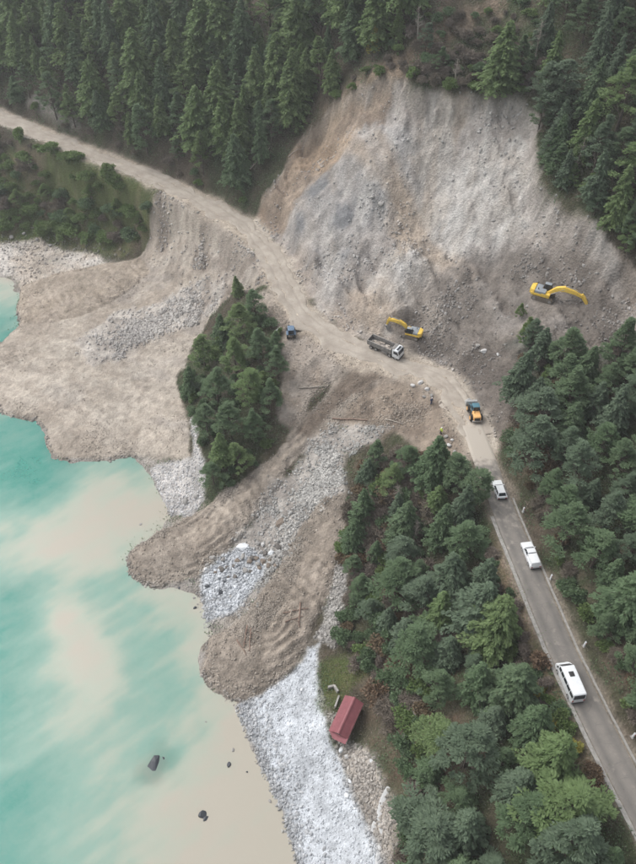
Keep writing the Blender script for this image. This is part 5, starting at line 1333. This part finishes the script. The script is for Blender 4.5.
def excavator(label, boom_pts, stick_end, bucket_dir, swing=0):
    """boom_pts: (x, z) outline points of the boom axis in the machine's own plane"""
    root = empty('excavator'); tag(root, label, 'excavator', 'yellow excavators')
    for sg in (-1, 1):
        prof = [(2.05 * c_, .45 + .43 * s_) if False else None for c_, s_ in ()]
        pr = []
        for k in range(9): a = R(-90 + k * 22.5); pr.append((1.6 + .45 * math.cos(a), .46 + .45 * math.sin(a)))
        for k in range(9): a = R(90 + k * 22.5); pr.append((-1.6 + .45 * math.cos(a), .46 + .45 * math.sin(a)))
        tr_ = MB().prism(pr, sg * 1.15 - .3, sg * 1.15 + .3)
        for k in range(18): tr_.box(-1.7 + k * .2, -1.62 + k * .2, sg * 1.15 - .31, sg * 1.15 + .31, .9, .95)
        track = tr_.build('track', M_MUDDY, root, False)
        for x in (-1.55, 1.55): MB().cyl((x, .46), .3, sg * 1.15 + sg * .29, sg * 1.15 + sg * .33, 14).build('sprocket', M_STEEL, track)
    MB().box(-1.2, 1.2, -.9, .9, .45, .85, .05).cyl((0, 0), .7, .8, 1.05, 20, axis='z').build('undercarriage', M_MUDDY, root)
    house = MB().box(-2.35, 1.25, -1.32, 1.32, 1.05, 1.55, .06).build('house', M_YEL, root)
    MB().box(-1.75, .35, -1.25, .1, 1.56, 2.1, .08).box(-1.75, -.55, .1, 1.25, 1.56, 2.1, .08).build('engine_cover', M_GREY, house)
    MB().cyl((-1.2, -.55), .09, 2.05, 2.45, 10, axis='z').build('exhaust', M_BLACK, house)
    cw = []
    for k in range(9): a = R(-60 + k * 15); cw.append((a,))
    MB().hexa([(-2.75, -.9, 1.1), (-1.8, -1.34, 1.1), (-1.8, 1.34, 1.1), (-2.75, .9, 1.1), (-2.7, -.9, 2.15), (-1.8, -1.34, 2.2), (-1.8, 1.34, 2.2), (-2.7, .9, 2.15)], .1).build('counterweight', M_YEL, house)
    MB().box(-.4, 1.25, -1.3, -.2, 1.56, 1.75, .05).build('toolbox', M_YEL, house)
    cab = MB().hexa([(-.45, .32, 1.56), (1.3, .32, 1.56), (1.3, 1.3, 1.56), (-.45, 1.3, 1.56), (-.35, .38, 2.95), (.95, .38, 2.95), (.95, 1.25, 2.95), (-.35, 1.25, 2.95)], .06).build('cab', M_BLACK, root)
    MB().panel([(1.3, .32, 1.56), (1.3, 1.3, 1.56), (.95, 1.25, 2.95), (.95, .38, 2.95)], .08, .92, .05, .94).build('windscreen', M_GLASS, cab)
    MB().panel([(1.3, 1.3, 1.56), (-.45, 1.3, 1.56), (-.35, 1.25, 2.95), (.95, 1.25, 2.95)], .08, .92, .3, .92).build('side_window', M_GLASS, cab)
    MB().box(-.33, .93, .4, 1.23, 2.96, 3.0, .02).build('roof', M_GREY, cab)
    def limb(pts, hts, w):
        pts = np.array(pts, float); t_ = np.gradient(pts, axis=0); t_ /= np.linalg.norm(t_, axis=1, keepdims=True)
        nr = np.stack([-t_[:, 1], t_[:, 0]], 1); hts = np.array(hts)[:, None] / 2
        pr = [tuple(p) for p in pts + nr * hts] + [tuple(p) for p in (pts - nr * hts)[::-1]]
        return MB().prism(pr, -w / 2 - .12, w / 2 - .12, .03)
    bp_ = [(boom_pts[0]), *boom_pts[1:]]
    boom = limb(bp_, [.5, .9, 1.0, .78, .5][:len(bp_)], .6).build('boom', M_YEL, root)
    tip = bp_[-1]
    d = np.array(stick_end) - np.array(tip); dn = d / np.linalg.norm(d)
    st0 = np.array(tip) - dn * .7
    stick = limb([tuple(st0), tuple(np.array(tip) + dn * .3), tuple(stick_end)], [.45, .68, .4], .48).build('stick', M_YEL, root)
    mid = bp_[len(bp_) // 2]
    for sg in (-1, 1): MB().tube([(.9, sg * .42 - .12, 1.35), ((.9 + mid[0]) / 2, sg * .42 - .12, (1.35 + mid[1]) / 2)], [.1, .1], 10).tube([((.9 + mid[0]) / 2, sg * .42 - .12, (1.35 + mid[1]) / 2), (mid[0], sg * .42 - .12, mid[1])], [.055, .055], 8).build('hydraulic_cylinder', M_STEEL, boom)
    MB().tube([(mid[0], -.12, mid[1] + .55), ((mid[0] + st0[0]) / 2, -.12, (mid[1] + st0[1]) / 2 + .5), (st0[0], -.12, st0[1] + .12)], [.09, .09, .05], 10).build('hydraulic_cylinder', M_STEEL, boom)
    e = np.array(stick_end); b_ = np.array(bucket_dir, float); b_ /= np.linalg.norm(b_); pn = np.array([-b_[1], b_[0]])
    out = [e + pn * .28, e - pn * .25, e - pn * .75 + b_ * .55, e - pn * .6 + b_ * 1.15, e - pn * .1 + b_ * 1.35]
    inn = [e + pn * .15 + b_ * 1.25, e - pn * .45 + b_ * 1.0, e - pn * .55 + b_ * .6, e - pn * .1 + b_ * .22]
    bk = MB()
    poly = [tuple(p) for p in out + inn]
    bk.prism(poly, -.74, .5)
    for y in (-.74, .46): bk.prism([tuple(p) for p in out], y, y + .05)
    bucket = bk.build('bucket', M_STEEL, root, False)
    for k in range(5):
        y = -.68 + k * .27; q = e - pn * .1 + b_ * 1.3
        MB().prism([tuple(q), tuple(q + pn * .14), tuple(q + b_ * .25 + pn * .12)], y, y + .1).build('tooth', M_STEEL, bucket)
    return root
ex = excavator('yellow excavator with grey engine cover behind the dump truck', [(.7, 1.5), (1.9, 2.75), (3.1, 3.35), (4.6, 3.5), (5.9, 3.2)], (6.35, 1.75), (-.25, -1))
place(ex, 411, 336, 385, 328.5, 0.02); ex.scale = (.86, .86, .86)
ex = excavator('yellow excavator with long outstretched boom, alone below the right-hand forest', [(.7, 1.5), (2.2, 2.9), (3.6, 3.45), (5.6, 3.3), (7.3, 2.7)], (8.6, 1.1), (-.1, -1))
place(ex, 543, 298, 588, 302, 0.02); ex.scale = (.98, .98, .98)

M_B_STEEL = plain('bare_bright_steel', (.46, .46, .45), .45, .3, vary=.2)
def loader():
    root = empty('wheel_loader'); tag(root, 'wheel loader with teal cab and orange rear hood at the road edge', 'loader')
    rear = MB().prism([(-2.7, .75), (-2.7, 1.55), (-2.5, 1.75), (-.7, 1.85), (-.7, .7), (-2.3, .6)], -.75, .75, .08).build('engine_hood', M_ORANGE, root)
    MB().box(-2.74, -2.68, -.55, .55, .85, 1.5, .01).build('grille', M_BLACK, rear)
    MB().cyl((-1.5, .4), .07, 1.75, 2.35, 10, axis='z').build('exhaust', M_BLACK, rear)
    MB().box(-2.9, -2.55, -1.0, 1.0, .55, .85, .05).build('counterweight', M_STEEL, root)
    cab = MB().hexa([(-.8, -.7, 1.3), (.55, -.7, 1.3), (.55, .7, 1.3), (-.8, .7, 1.3), (-.7, -.62, 2.8), (.35, -.62, 2.8), (.35, .62, 2.8), (-.7, .62, 2.8)], .05).build('cab', M_TEAL, root)
    MB().box(-.85, .5, -.75, .75, 2.8, 2.92, .05).build('roof', M_TEAL, cab)
    for q in ([(.55, -.7, 1.3), (.55, .7, 1.3), (.35, .62, 2.8), (.35, -.62, 2.8)],): MB().panel(q, .08, .92, .1, .95).build('windscreen', M_GLASS, cab)
    MB().panel([(-.8, .7, 1.3), (-.8, -.7, 1.3), (-.7, -.62, 2.8), (-.7, .62, 2.8)], .08, .92, .35, .95).build('rear_window', M_GLASS, cab)
    for sg in (-1, 1):
        q = [(-.8, sg * .7, 1.3), (.55, sg * .7, 1.3), (.35, sg * .62, 2.8), (-.7, sg * .62, 2.8)]
        if sg > 0: q = [q[1], q[0], q[3], q[2]]
        MB().panel(q, .08, .92, .3, .95).build('side_window', M_GLASS, cab)
        MB().box(-.6, .5, sg * .9 - .2, sg * .9 + .2, .7, .78, .02).build('step', M_BLACK, root)
        MB().prism([(.9, 1.5), (1.1, 1.75), (2.3, 1.05), (3.1, .55), (3.05, .35), (2.2, .8)], sg * .5 - .09, sg * .5 + .09, .02).build('lift_arm', M_TEAL, root)
    MB().box(.3, 1.7, -.55, .55, .65, 1.4, .06).build('front_frame', M_TEAL, root)
    bk = MB()
    bk.prism([(3.0, .1), (4.1, .08), (4.1, .14), (3.15, .2), (2.95, .55), (3.1, 1.0), (3.4, 1.2), (3.35, 1.28), (3.0, 1.1), (2.85, .55)], -1.2, 1.2)
    for y in (-1.22, 1.18): bk.prism([(3.0, .1), (4.05, .1), (3.4, 1.25), (3.0, 1.1), (2.86, .55)], y, y + .05)
    bk.build('bucket', M_B_STEEL, root, False)
    wheels(root, (1.35, -1.6), 1.28, .74, .5, M_ORANGE)
    return root
ld = loader(); place(ld, 474, 415, 467, 393, 0.06); ld.scale = (.9, .9, .9)

# ------------------------------------------------------------------ people
def person(label, px, py, yaw, shirt, trousers, skin, arms):
    root = empty('person'); tag(root, label, 'person')
    def skinned(name, chain, rad, mm, parent, sub=1):
        vs, es = [], []
        for pth in chain:
            prev = None
            for q in pth:
                if q not in vs: vs.append(q)
                i = vs.index(q)
                if prev is not None: es.append((prev, i))
                prev = i
        me = bpy.data.meshes.new(name); me.from_pydata(vs, es, [])
        o = link(name, me, mm, parent)
        md = o.modifiers.new('skin', 'SKIN'); md.use_smooth_shade = True
        for i, v in enumerate(vs):
            r = rad[v]; me.skin_vertices[0].data[i].radius = r if isinstance(r, tuple) else (r, r)
        me.skin_vertices[0].data[0].use_root = True
        o.modifiers.new('sub', 'SUBSURF').levels = sub; o.modifiers['sub'].render_levels = sub
        return o
    pel, waist, chest, neck = (0, 0, .95), (0, 0, 1.12), (0, 0, 1.36), (0, 0, 1.5)
    rad = {pel: (.16, .12), waist: (.145, .105), chest: (.17, .12), neck: .06}
    ch = [[pel, waist, chest, neck, (0, .01, 1.6), (0, .015, 1.72)]]
    rad[(0, .01, 1.6)] = .075; rad[(0, .015, 1.72)] = .08
    for sg in (-1, 1):
        hip, knee, ank, toe = (sg * .1, 0, .9), (sg * .12, .03, .5), (sg * .13, -.02, .09), (sg * .14, .16, .045)
        sh = (sg * .2, 0, 1.42); el = (sg * arms[0], arms[1], 1.14); wr = (sg * arms[2], arms[3], arms[4])
        ch += [[pel, hip, knee, ank, toe], [chest, sh, el, wr]]
        rad.update({hip: .095, knee: .062, ank: .045, toe: .04, sh: .065, el: .045, wr: .032})
        hp = (sg * arms[2], arms[3] + .05, arms[4] - .07); ch[-1].append(hp); rad[hp] = (.03, .045)
        for f in range(4):
            fp = (sg * (arms[2] + .0) + (f - 1.5) * .02, arms[3] + .075, arms[4] - .16 + abs(f - 1.5) * .008); ch.append([hp, fp]); rad[fp] = .009
        tp = (sg * (arms[2] - .05), arms[3] + .07, arms[4] - .1); ch.append([hp, tp]); rad[tp] = .01
    body = skinned('body', ch, rad, skin, root, 1)
    # clothes
    MB().tube([(0, 0, .92), (0, 0, 1.12), (0, 0, 1.3), (0, 0, 1.43), (0, 0, 1.5)], [.185, .175, .2, .19, .09], 14).build('jacket', shirt, root)
    for sg in (-1, 1):
        MB().tube([(sg * .17, 0, 1.43), (sg * arms[0], arms[1], 1.14), (sg * arms[2], arms[3], arms[4] + .02)], [.085, .062, .05], 9).build('sleeve', shirt, root)
        MB().tube([(sg * .09, 0, .97), (sg * .12, .03, .5), (sg * .13, -.02, .08)], [.125, .088, .075], 10).build('trouser_leg', trousers, root)
        MB().box(sg * .135 - .05, sg * .135 + .05, -.1, .2, 0, .1, .03).build('boot', M_BLACK, root)
        MB().box(sg * .035 - .012, sg * .035 + .012, .09, .105, 1.675, 1.69).build('eye', M_BLACK, root)
    MB().prism([(-.001, 1.64), (.03, 1.635), (0, 1.68)], -.013, .013).build('nose', skin, root).rotation_euler = (0, 0, R(90))
    root.children[-1].location = (0, .09, 0)
    MB().tube([(0, .0, 1.70), (0, .005, 1.76), (0, .005, 1.81), (0, .005, 1.83)], [.112, .105, .07, .02], 12).box(-.07, .07, .08, .17, 1.70, 1.715).build('helmet', M_WHITE, root)
    p = hit(px, py); root.location = p; root.rotation_euler = (0, 0, yaw)
    return root
M_SKIN = plain('skin', (.42, .27, .20), .6, vary=.05)
M_HIVIS = plain('high_visibility_cloth', (.55, .68, .10), .7, vary=.1)
M_NAVY = plain('navy_cloth', (.04, .06, .12), .8)
M_TROUS = plain('dark_cloth', (.06, .06, .07), .8)
person('person in yellow-green vest standing among rocks left of the asphalt', 441, 434, R(120), M_HIVIS, M_TROUS, M_SKIN, (.30, .02, .30, .12, .92))
person('person in dark blue clothes by the pale rocks below the dirt road', 431, 404, R(200), M_NAVY, M_NAVY, M_SKIN, (.28, .05, .22, .22, 1.05))

# ------------------------------------------------------------------ hut with a red sheet roof
M_ROOF = plain('faded_red_sheet', (.225, .074, .086), .6, vary=.14, scale=1.2)
M_WALL = plain('grey_render', (.36, .34, .31), .9, vary=.2, scale=2)
M_WOOD = plain('grey_planks', (.19, .165, .14), .85, vary=.25)
def hut():
    root = empty('beach_hut'); tag(root, 'small hut with faded red sheet roof beside the white beach', 'hut')
    L, W, hw, hr = 6.6, 3.1, 2.2, 3.0
    for sg in (-1, 1):
        MB().box(-L / 2, L / 2, sg * W / 2 - .09, sg * W / 2 + .09, -.8, hw).build('wall', M_WALL, root)
        MB().prism([(-W / 2, -.8), (W / 2, -.8), (W / 2, hw), (0, hr - .08), (-W / 2, hw)], -.085, .085).build('wall', M_WALL, root)
        g = root.children[-1]; g.rotation_euler = (0, 0, R(90)); g.location = (sg * (L / 2 - .09), 0, 0)
    door = MB().box(-.5, .45, W / 2 + .085, W / 2 + .14, 0, 1.95).build('door', M_WOOD, root)
    MB().box(.3, .36, W / 2 + .14, W / 2 + .2, .95, 1.05).build('handle', M_STEEL, door)
    for x in (-2.3, 1.6):
        w = MB().box(x, x + .9, W / 2 + .085, W / 2 + .13, 1.0, 1.8).build('window', M_WOOD, root)
        MB().box(x + .08, x + .82, W / 2 + .125, W / 2 + .145, 1.08, 1.72).build('pane', M_GLASS, w)
    roof = MB().prism([(-.22, hr + .06), (0, hr + .13), (.22, hr + .06), (.2, hr + .03), (0, hr + .1), (-.2, hr + .03)], -L / 2 - .3, L / 2 + .3).build('roof', M_ROOF, root, False)
    roof.rotation_euler = (0, 0, R(90))
    n = 8; wd_ = (L + .5) / n
    for sg in (-1, 1):
        for k in range(n):
            x0 = -L / 2 - .25 + k * wd_; V = []; cols = 12
            for r_ in range(2):
                for c_ in range(cols + 1):
                    x = x0 + (wd_ + .03) * c_ / cols
                    y = [0.04, W / 2 + .28][r_]; z = hr + .05 - (hr - hw) * y / (W / 2)
                    V.append((x, sg * y, z + .025 * math.cos(c_ * math.pi) + .006 * (k % 2)))
            F = [(c_, c_ + 1, cols + 2 + c_, cols + 1 + c_) for c_ in range(cols)]
            V2 = V + [(x, y, z - .012) for x, y, z in V]; o_ = len(V)
            F2 = F + [tuple(i + o_ for i in f[::-1]) for f in F]
            me = bpy.data.meshes.new('roof_sheet'); me.from_pydata(V2, [], F2)
            s_ = link('roof_sheet', me, M_ROOF, roof); s_.rotation_euler = (0, 0, R(-90))
    # lean-to porch at the seaward end
    po = MB().hexa([(-L / 2 - 1.1, -W / 2 - .2, 1.95), (-L / 2 - .1, -W / 2 - .28, 2.15), (-L / 2 - .1, W / 2 + .28, 2.15), (-L / 2 - 1.1, W / 2 - .9, 1.95),
                    (-L / 2 - 1.1, -W / 2 - .2, 2.0), (-L / 2 - .1, -W / 2 - .28, 2.2), (-L / 2 - .1, W / 2 + .28, 2.2), (-L / 2 - 1.1, W / 2 - .9, 2.0)]).build('porch_roof', M_ROOF, root, False)
    for y in (-W / 2, W / 2 - 1.0): MB().box(-L / 2 - 1.0, -L / 2 - .9, y - .05, y + .05, -1.0, 1.97).build('porch_post', M_WOOD, po)
    return root
h_ = hut(); place(h_, 346, 722, 355, 702, .05); h_.scale = (.88, .88, .88); h_.rotation_euler = (0, 0, h_.rotation_euler.z)
# ruined wall above the hut and the concrete wall on the slope
def wall_run(name, pxs, wdt, hgt, label, mm):
    root = None; P = [hit(*p) for p in pxs]
    mb = MB()
    for a, b in zip(P[:-1], P[1:]):
        d = (b - a)[:2]; d = d / np.linalg.norm(d); s = np.array([-d[1], d[0]]) * wdt / 2
        za, zb = a[2], b[2]
        mb.hexa([(*(a[:2] - s), za - .6), (*(b[:2] - s), zb - .6), (*(b[:2] + s), zb - .6), (*(a[:2] + s), za - .6), (*(a[:2] - s), za + hgt), (*(b[:2] - s), zb + hgt * random.uniform(.7, 1)), (*(b[:2] + s), zb + hgt * random.uniform(.7, 1)), (*(a[:2] + s), za + hgt)], .04)
    o = mb.build(name, mm)
    c0 = P[0]; o.data.transform(Matrix.Translation(-Vector(c0))); o.location = c0
    return tag(o, label, 'wall')
wall_run('ruined_wall', [(328, 689), (334, 687), (338, 693)], .35, .9, 'short ruined grey wall above the red-roofed hut', M_CONC)
wall_run('ruined_wall', [(339, 697), (335, 708)], .3, .7, 'low grey wall between the grass patch and the hut', M_CONC)
wall_run('retaining_wall', [(406, 728), (403, 740), (404, 754)], .45, 1.3, 'pale concrete retaining wall on the wooded slope', M_CONC)
wall_run('retaining_wall', [(415, 708), (413, 722)], .45, 1.1, 'shorter pale concrete wall higher up the wooded slope', M_CONC)

# ------------------------------------------------------------------ roadside posts, board, logs, boulders
def post(px, py, label, red=False):
    root = empty('marker_post'); tag(root, label, 'post', 'white roadside marker posts')
    MB().prism([(-.08, -.2), (.08, -.2), (.08, 1.0), (-.08, 1.12)], -.06, .06, .01).build('post', M_WHITE, root)
    MB().box(.08, .1, -.05, .05, .75, .95).build('reflector', M_RED, root)
    MB().box(-.16, .16, -.16, .16, -.25, .08, .02).build('footing', M_CONC, root)
    root.location = hit(px, py); root.rotation_euler = (0, 0, R(-70)); root.scale = (1.5, 1.5, 1.1)
post(550.5, 579, 'white marker post right of the road, just below the pickup')
post(584, 646, 'white marker post right of the road, level with the minibus front')
post(632.5, 737, 'white marker post at the right edge, below the minibus')
post(523, 512, 'white marker post right of the road, above the pickup')
bd = empty('barrier_board'); tag(bd, 'white barrier board standing beside the blue tractor', 'board')
MB().box(-1.15, 1.15, -.03, .03, .35, 1.35, .01).build('board', M_WHITE, bd)
for sg in (-1, 1): MB().box(sg * .9 - .04, sg * .9 + .04, -.3, .3, -.05, .04).box(sg * .9 - .03, sg * .9 + .03, -.06, -.03, 0, 1.3).build('leg', M_STEEL, bd)
bd.location = hit(279, 335); bd.rotation_euler = (R(-25), 0, R(55))

def log(px, py, px2, py2, r, label, mm, up=.12, stubs=3):
    a, b = hit(px, py), hit(px2, py2)
    root = empty('fallen_log', a); tag(root, label, 'log', 'fallen logs in the debris')
    d = b - a; n = 6
    pts_ = []
    for k in range(n):
        t_ = k / (n - 1); p = d * t_ + np.array([random.uniform(-.08, .08), random.uniform(-.08, .08), 0])
        p[2] = gat(Z, a[0] + p[0], a[1] + p[1]) - a[2] + up + r * .5
        pts_.append(p)
    MB().tube(pts_, [r * (1 - .45 * k / (n - 1)) for k in range(n)], 9).build('trunk', mm, root)
    for k in range(stubs):
        p = pts_[random.randint(1, n - 2)]; q = p + np.array([random.uniform(-.7, .7), random.uniform(-.7, .7), random.uniform(.1, .5)])
        MB().tube([p, (p + q) / 2 + np.array([0, 0, .05]), q], [r * .4, r * .3, r * .12], 6).build('branch', mm, root)
log(299, 388.5, 328, 387, .17, 'pale straight log lying below the dirt road bend', M_BARK_PALE)
log(332, 419, 368, 421, .15, 'brown log lying across the top of the rubble chute', M_BARK_RED)
log(385, 420, 403, 425, .13, 'pale thin log right of the rubble chute', M_BARK_PALE)
log(247, 626, 244, 648, .14, 'reddish upright log on the lower mud lobe, left of the pair', M_BARK_RED)
log(251, 628, 249, 652, .12, 'reddish upright log on the lower mud lobe, right of the pair', M_BARK_RED)
log(300, 603, 299, 628, .15, 'brown log at the upper right of the lower mud lobe', M_BARK_RED)
log(283, 613, 308, 609, .12, 'thin brown log crossing the upper part of the mud lobe', M_BARK_RED)
log(285, 622, 303, 616, .10, 'thinnest brown log beneath the crossing one on the mud lobe', M_BARK_RED)
log(237, 640, 246, 655, .11, 'short brown log low on the mud lobe', M_BARK_RED)
log(250, 170, 270, 148, .16, 'pale dead trunk at the left edge of the landslide', M_BARK_PALE)
log(288, 158, 312, 126, .13, 'thin pale trunk along the upper left rim of the slide', M_BARK_PALE)

def boulder_mesh(seed, sub=2):
    rs = np.random.default_rng(seed); bm = bmesh.new(); bmesh.ops.create_icosphere(bm, subdivisions=sub, radius=.5)
    pl = [(rs.normal(size=3), rs.uniform(.26, .42)) for _ in range(9)]
    for v in bm.verts:
        for nrm, dist in pl:
            nv = Vector(nrm).normalized(); k = v.co.dot(nv) - dist
            if k > 0: v.co -= nv * k
        v.co += v.normal * rs.normal(0, .012)
    me = bpy.data.meshes.new('boulder'); bm.to_mesh(me); bm.free(); return me
BM = [boulder_mesh(900 + i) for i in range(8)]
def rock_mat(name, c1, c2, wet=.9):
    m = road_mat(name, c1, c2, tuple(.75 * q for q in c1), wet, .8)
    return m
M_B_PALE = rock_mat('pale_boulder', (.42, .41, .40), (.58, .585, .59)); M_B_WHITE = rock_mat('white_boulder', (.60, .62, .64), (.70, .72, .74)); M_B_GREY = rock_mat('grey_boulder', (.24, .23, .22), (.36, .35, .335))
M_B_BROWN = rock_mat('brown_boulder', (.15, .122, .10), (.25, .21, .175)); M_B_DARK = rock_mat('dark_wet_boulder', (.035, .04, .05), (.085, .09, .10), .35)
M_B_DARKGREY = rock_mat('dark_grey_boulder', (.10, .092, .086), (.19, .175, .162))
def boulder(px, py, sx, sy, sz, mm, label, group=None, zmin=None, sink=.25, rz=None):
    p = hit(px, py, zmin)
    o = link('boulder', random.choice(BM)); o.data = o.data.copy() if False else o.data
    if not o.data.materials: o.data.materials.append(M_B_GREY)
    o.material_slots[0].link = 'OBJECT'; o.material_slots[0].material = mm
    o.scale = (sx, sy, sz); o.rotation_euler = (random.uniform(-.25, .25), random.uniform(-.25, .25), random.uniform(0, 6.28) if rz is None else rz)
    o.location = (p[0], p[1], p[2] + sz * (.5 - sink))
    return tag(o, label, 'boulder', group)
G1 = 'boulders in the debris chute'
boulder(242, 548, 2.9, 1.7, 1.1, M_B_WHITE, 'large flat white boulder at the foot of the rubble chute', rz=.1)
boulder(271, 553, 1.3, 1.5, 1.0, M_B_WHITE, 'small white boulder right of the large flat white one', G1)
boulder(263, 545, 1.2, .9, .8, M_B_PALE, 'pale boulder just above the gap between the two white boulders', G1)
boulder(258, 543, 1.3, .9, .6, M_B_GREY, 'grey boulder directly right of the large flat white one', G1)
boulder(243, 557, 2.2, .9, .8, M_B_GREY, 'dark grey slab just below the large flat white boulder', G1)
boulder(231, 551, 1.3, .9, .8, M_B_GREY, 'grey boulder at the left end of the large white one', G1)
boulder(223, 560, 1.2, 1.0, .9, M_B_GREY, 'grey boulder left of the dark slab', G1)
boulder(214, 558, .9, .9, .7, M_B_GREY, 'leftmost grey boulder above the white stones', G1)
boulder(207, 565, 1.1, .9, .8, M_B_GREY, 'grey boulder at the water edge of the mud tongue', G1)
for i, (x, y, s) in enumerate([(250, 562, 1.2), (256, 559, 1.0), (263, 562, 1.3), (268, 566, 1.0), (259, 568, 1.0), (275, 566, .9), (278, 571, .9), (284, 570, .8)]):
    boulder(x, y, s * 1.3, s, s * .7, M_B_BROWN, 'brown boulder in the jumble below the white boulders, %s from the left' % ORD[[0, 1, 3, 4, 2, 5, 6, 7][i]], 'brown boulders below the white ones')
for i in range(26):
    t_ = i / 25; x = 206 + 84 * t_ + random.uniform(-3, 3); y = 562 + 8 * math.sin(t_ * 5) - 4 * t_ + random.uniform(-7, 9); s_ = random.uniform(.6, 1.35)
    boulder(x, y, s_ * random.uniform(1, 1.7), s_, s_ * .7, random.choice([M_B_GREY, M_B_BROWN, M_B_DARKGREY, M_B_DARKGREY]), 'broken block in the band of debris under the white boulders, %s from left' % ordn(i), 'broken blocks across the chute')
boulder(207, 586, 1.0, .9, .8, M_B_DARK, 'dark boulder at the left rim of the white stones', 'dark boulders among the white stones')
boulder(221, 593, 1.0, 1.2, .8, M_B_DARK, 'dark boulder in the middle of the white stones', 'dark boulders among the white stones')
boulder(224, 582, .7, .6, .5, M_B_DARK, 'small dark boulder high on the white stones', 'dark boulders among the white stones')
boulder(231, 597, .8, .7, .5, M_B_GREY, 'small grey boulder right of the dark one on the white stones', 'dark boulders among the white stones')
boulder(281, 523, 2.6, 1.9, .9, M_B_BROWN, 'flat brown earth lump on the rubble chute')
# rocks below the dirt road
for x, y, sx, sy, mm, lb in [(421, 383, 1.6, 1.1, M_B_PALE, 'pale boulder topmost in the pile below the dirt road'), (413, 386, 1.2, .9, M_B_PALE, 'pale boulder left in the pile below the dirt road'), (427, 390, 1.2, 1.0, M_B_PALE, 'pale boulder right in the pile below the dirt road'),
                             (424, 397, 1.0, .9, M_B_GREY, 'grey boulder lowest in the pile below the dirt road'), (432, 396, .9, .9, M_B_GREY, 'grey boulder beside the person in dark blue'), (440, 440, 1.2, .9, M_B_PALE, 'pale boulder at the feet of the person in the vest'),
                             (446, 437, 1.0, .9, M_B_GREY, 'grey boulder right of the person in the vest'), (449, 446, 1.3, .9, M_B_PALE, 'pale boulder below the person in the vest'), (455, 452, 1.0, .8, M_B_GREY, 'lowest grey boulder beside the asphalt end'),
                             (452, 440, .8, .7, M_B_PALE, 'small pale boulder near the asphalt end'), (468, 401, 1.7, 1.1, M_B_PALE, 'pale boulder beside the loader bucket'), (484, 352, 1.9, 1.1, M_B_PALE, 'lone pale boulder on the brown foot of the landslide'),
                             (478, 346, 1.4, 1.0, M_B_GREY, 'grey boulder left above the lone pale one on the slide foot'), (498, 355, .9, .8, M_B_PALE, 'small pale boulder right of the lone pale one'), (381, 205, 1.8, 1.4, M_B_GREY, 'dark grey outcrop in the middle of the slide face'),
                             (372, 198, 1.4, 1.1, M_B_GREY, 'smaller grey outcrop left of the dark one on the slide'), (302, 690, .8, .6, M_B_WHITE, 'white boulder at the top of the pebble beach'), (342, 750, 1.3, .9, M_B_WHITE, 'white boulder just below the hut'),
                             (347, 757, 1.0, .8, M_B_PALE, 'pale boulder second below the hut'), (350, 781, .9, .7, M_B_WHITE, 'white boulder in the grey stones behind the beach'), (347, 796, 1.1, .8, M_B_WHITE, 'white boulder lowest behind the beach'),
                             (371, 761, .7, .6, M_B_WHITE, 'small white boulder on the slope right of the hut'), (37, 240, 1.6, 1.2, M_B_GREY, 'grey boulder left below the green bank'), (50, 246, 1.5, 1.1, M_B_GREY, 'grey boulder right below the green bank'),
                             (12, 238, 2.0, 1.4, M_B_GREY, 'big grey boulder at the far left below the bank'), (24, 234, 1.4, 1.1, M_B_GREY, 'dark grey boulder between the left two below the bank'), (186, 502, 1.8, 1.3, M_B_GREY, 'grey boulder in the cove below the knoll'), (196, 497, 1.5, 1.1, M_B_GREY, 'grey boulder right in the cove below the knoll'),
                             (141, 525, .9, .9, M_B_GREY, 'grey boulder at the upper edge of the mud tongue')]:
    boulder(x, y, sx, sy, min(sx, sy) * .75, mm, lb)
# rocks in the water
boulder(203, 815, 1.9, 1.5, .8, M_B_DARK, 'dark rock breaking the surface of the cloudy water', zmin=0, sink=.55)
boulder(205.5, 818, 1.2, .9, .6, M_B_DARK, 'dark rock touching the lower right of the surfaced rock', zmin=0, sink=.55)
boulder(151, 769, 2.8, 5.2, 1.6, M_B_DARK, 'dark rock submerged in the green water', zmin=0, sink=.84, rz=R(-12))
boulder(163, 758, .9, 1.0, .7, M_B_DARK, 'smaller submerged rock beside the larger one', zmin=0, sink=.88)
for i, (x, y, s) in enumerate([(229, 765, .9), (233, 750, .7), (179, 588, .6), (194, 598, .6), (195, 608, .8), (270, 801, .6), (247, 772, .4), (206, 722, .4)]):
    boulder(x, y, s * 1.2, s * .8, s * .6, M_B_GREY if i % 2 else M_B_DARK, ['small dark rock in the shallows off the beach', 'small grey rock in the shallows above the other', 'tiny dark rock below the mud tongue tip', 'tiny grey rock off the white stones', 'dark rock lowest off the white stones', 'grey rock at the beach waterline', 'dark speck of rock near the beach', 'small grey rock off the lower mud lobe'][i], 'small rocks in the shallows', zmin=0, sink=.5)

# ------------------------------------------------------------------ moist air over the bay
hz_ = MB().box(-425, 425, -255, 425, -18, 194).build('haze', None, None, False)
m = bpy.data.materials.new('haze_air'); m.use_nodes = True
n, l = m.node_tree.nodes, m.node_tree.links
n.remove(n['Principled BSDF'])
pv = n.new('ShaderNodeVolumePrincipled'); pv.inputs['Color'].default_value = (.93, .95, .97, 1); pv.inputs['Density'].default_value = .00034; pv.inputs['Anisotropy'].default_value = .2
l.new(pv.outputs[0], n['Material Output'].inputs['Volume'])
hz_.data.materials.append(m)
tag(hz_, 'thin moist haze filling the air over the bay', 'haze', kind='stuff')
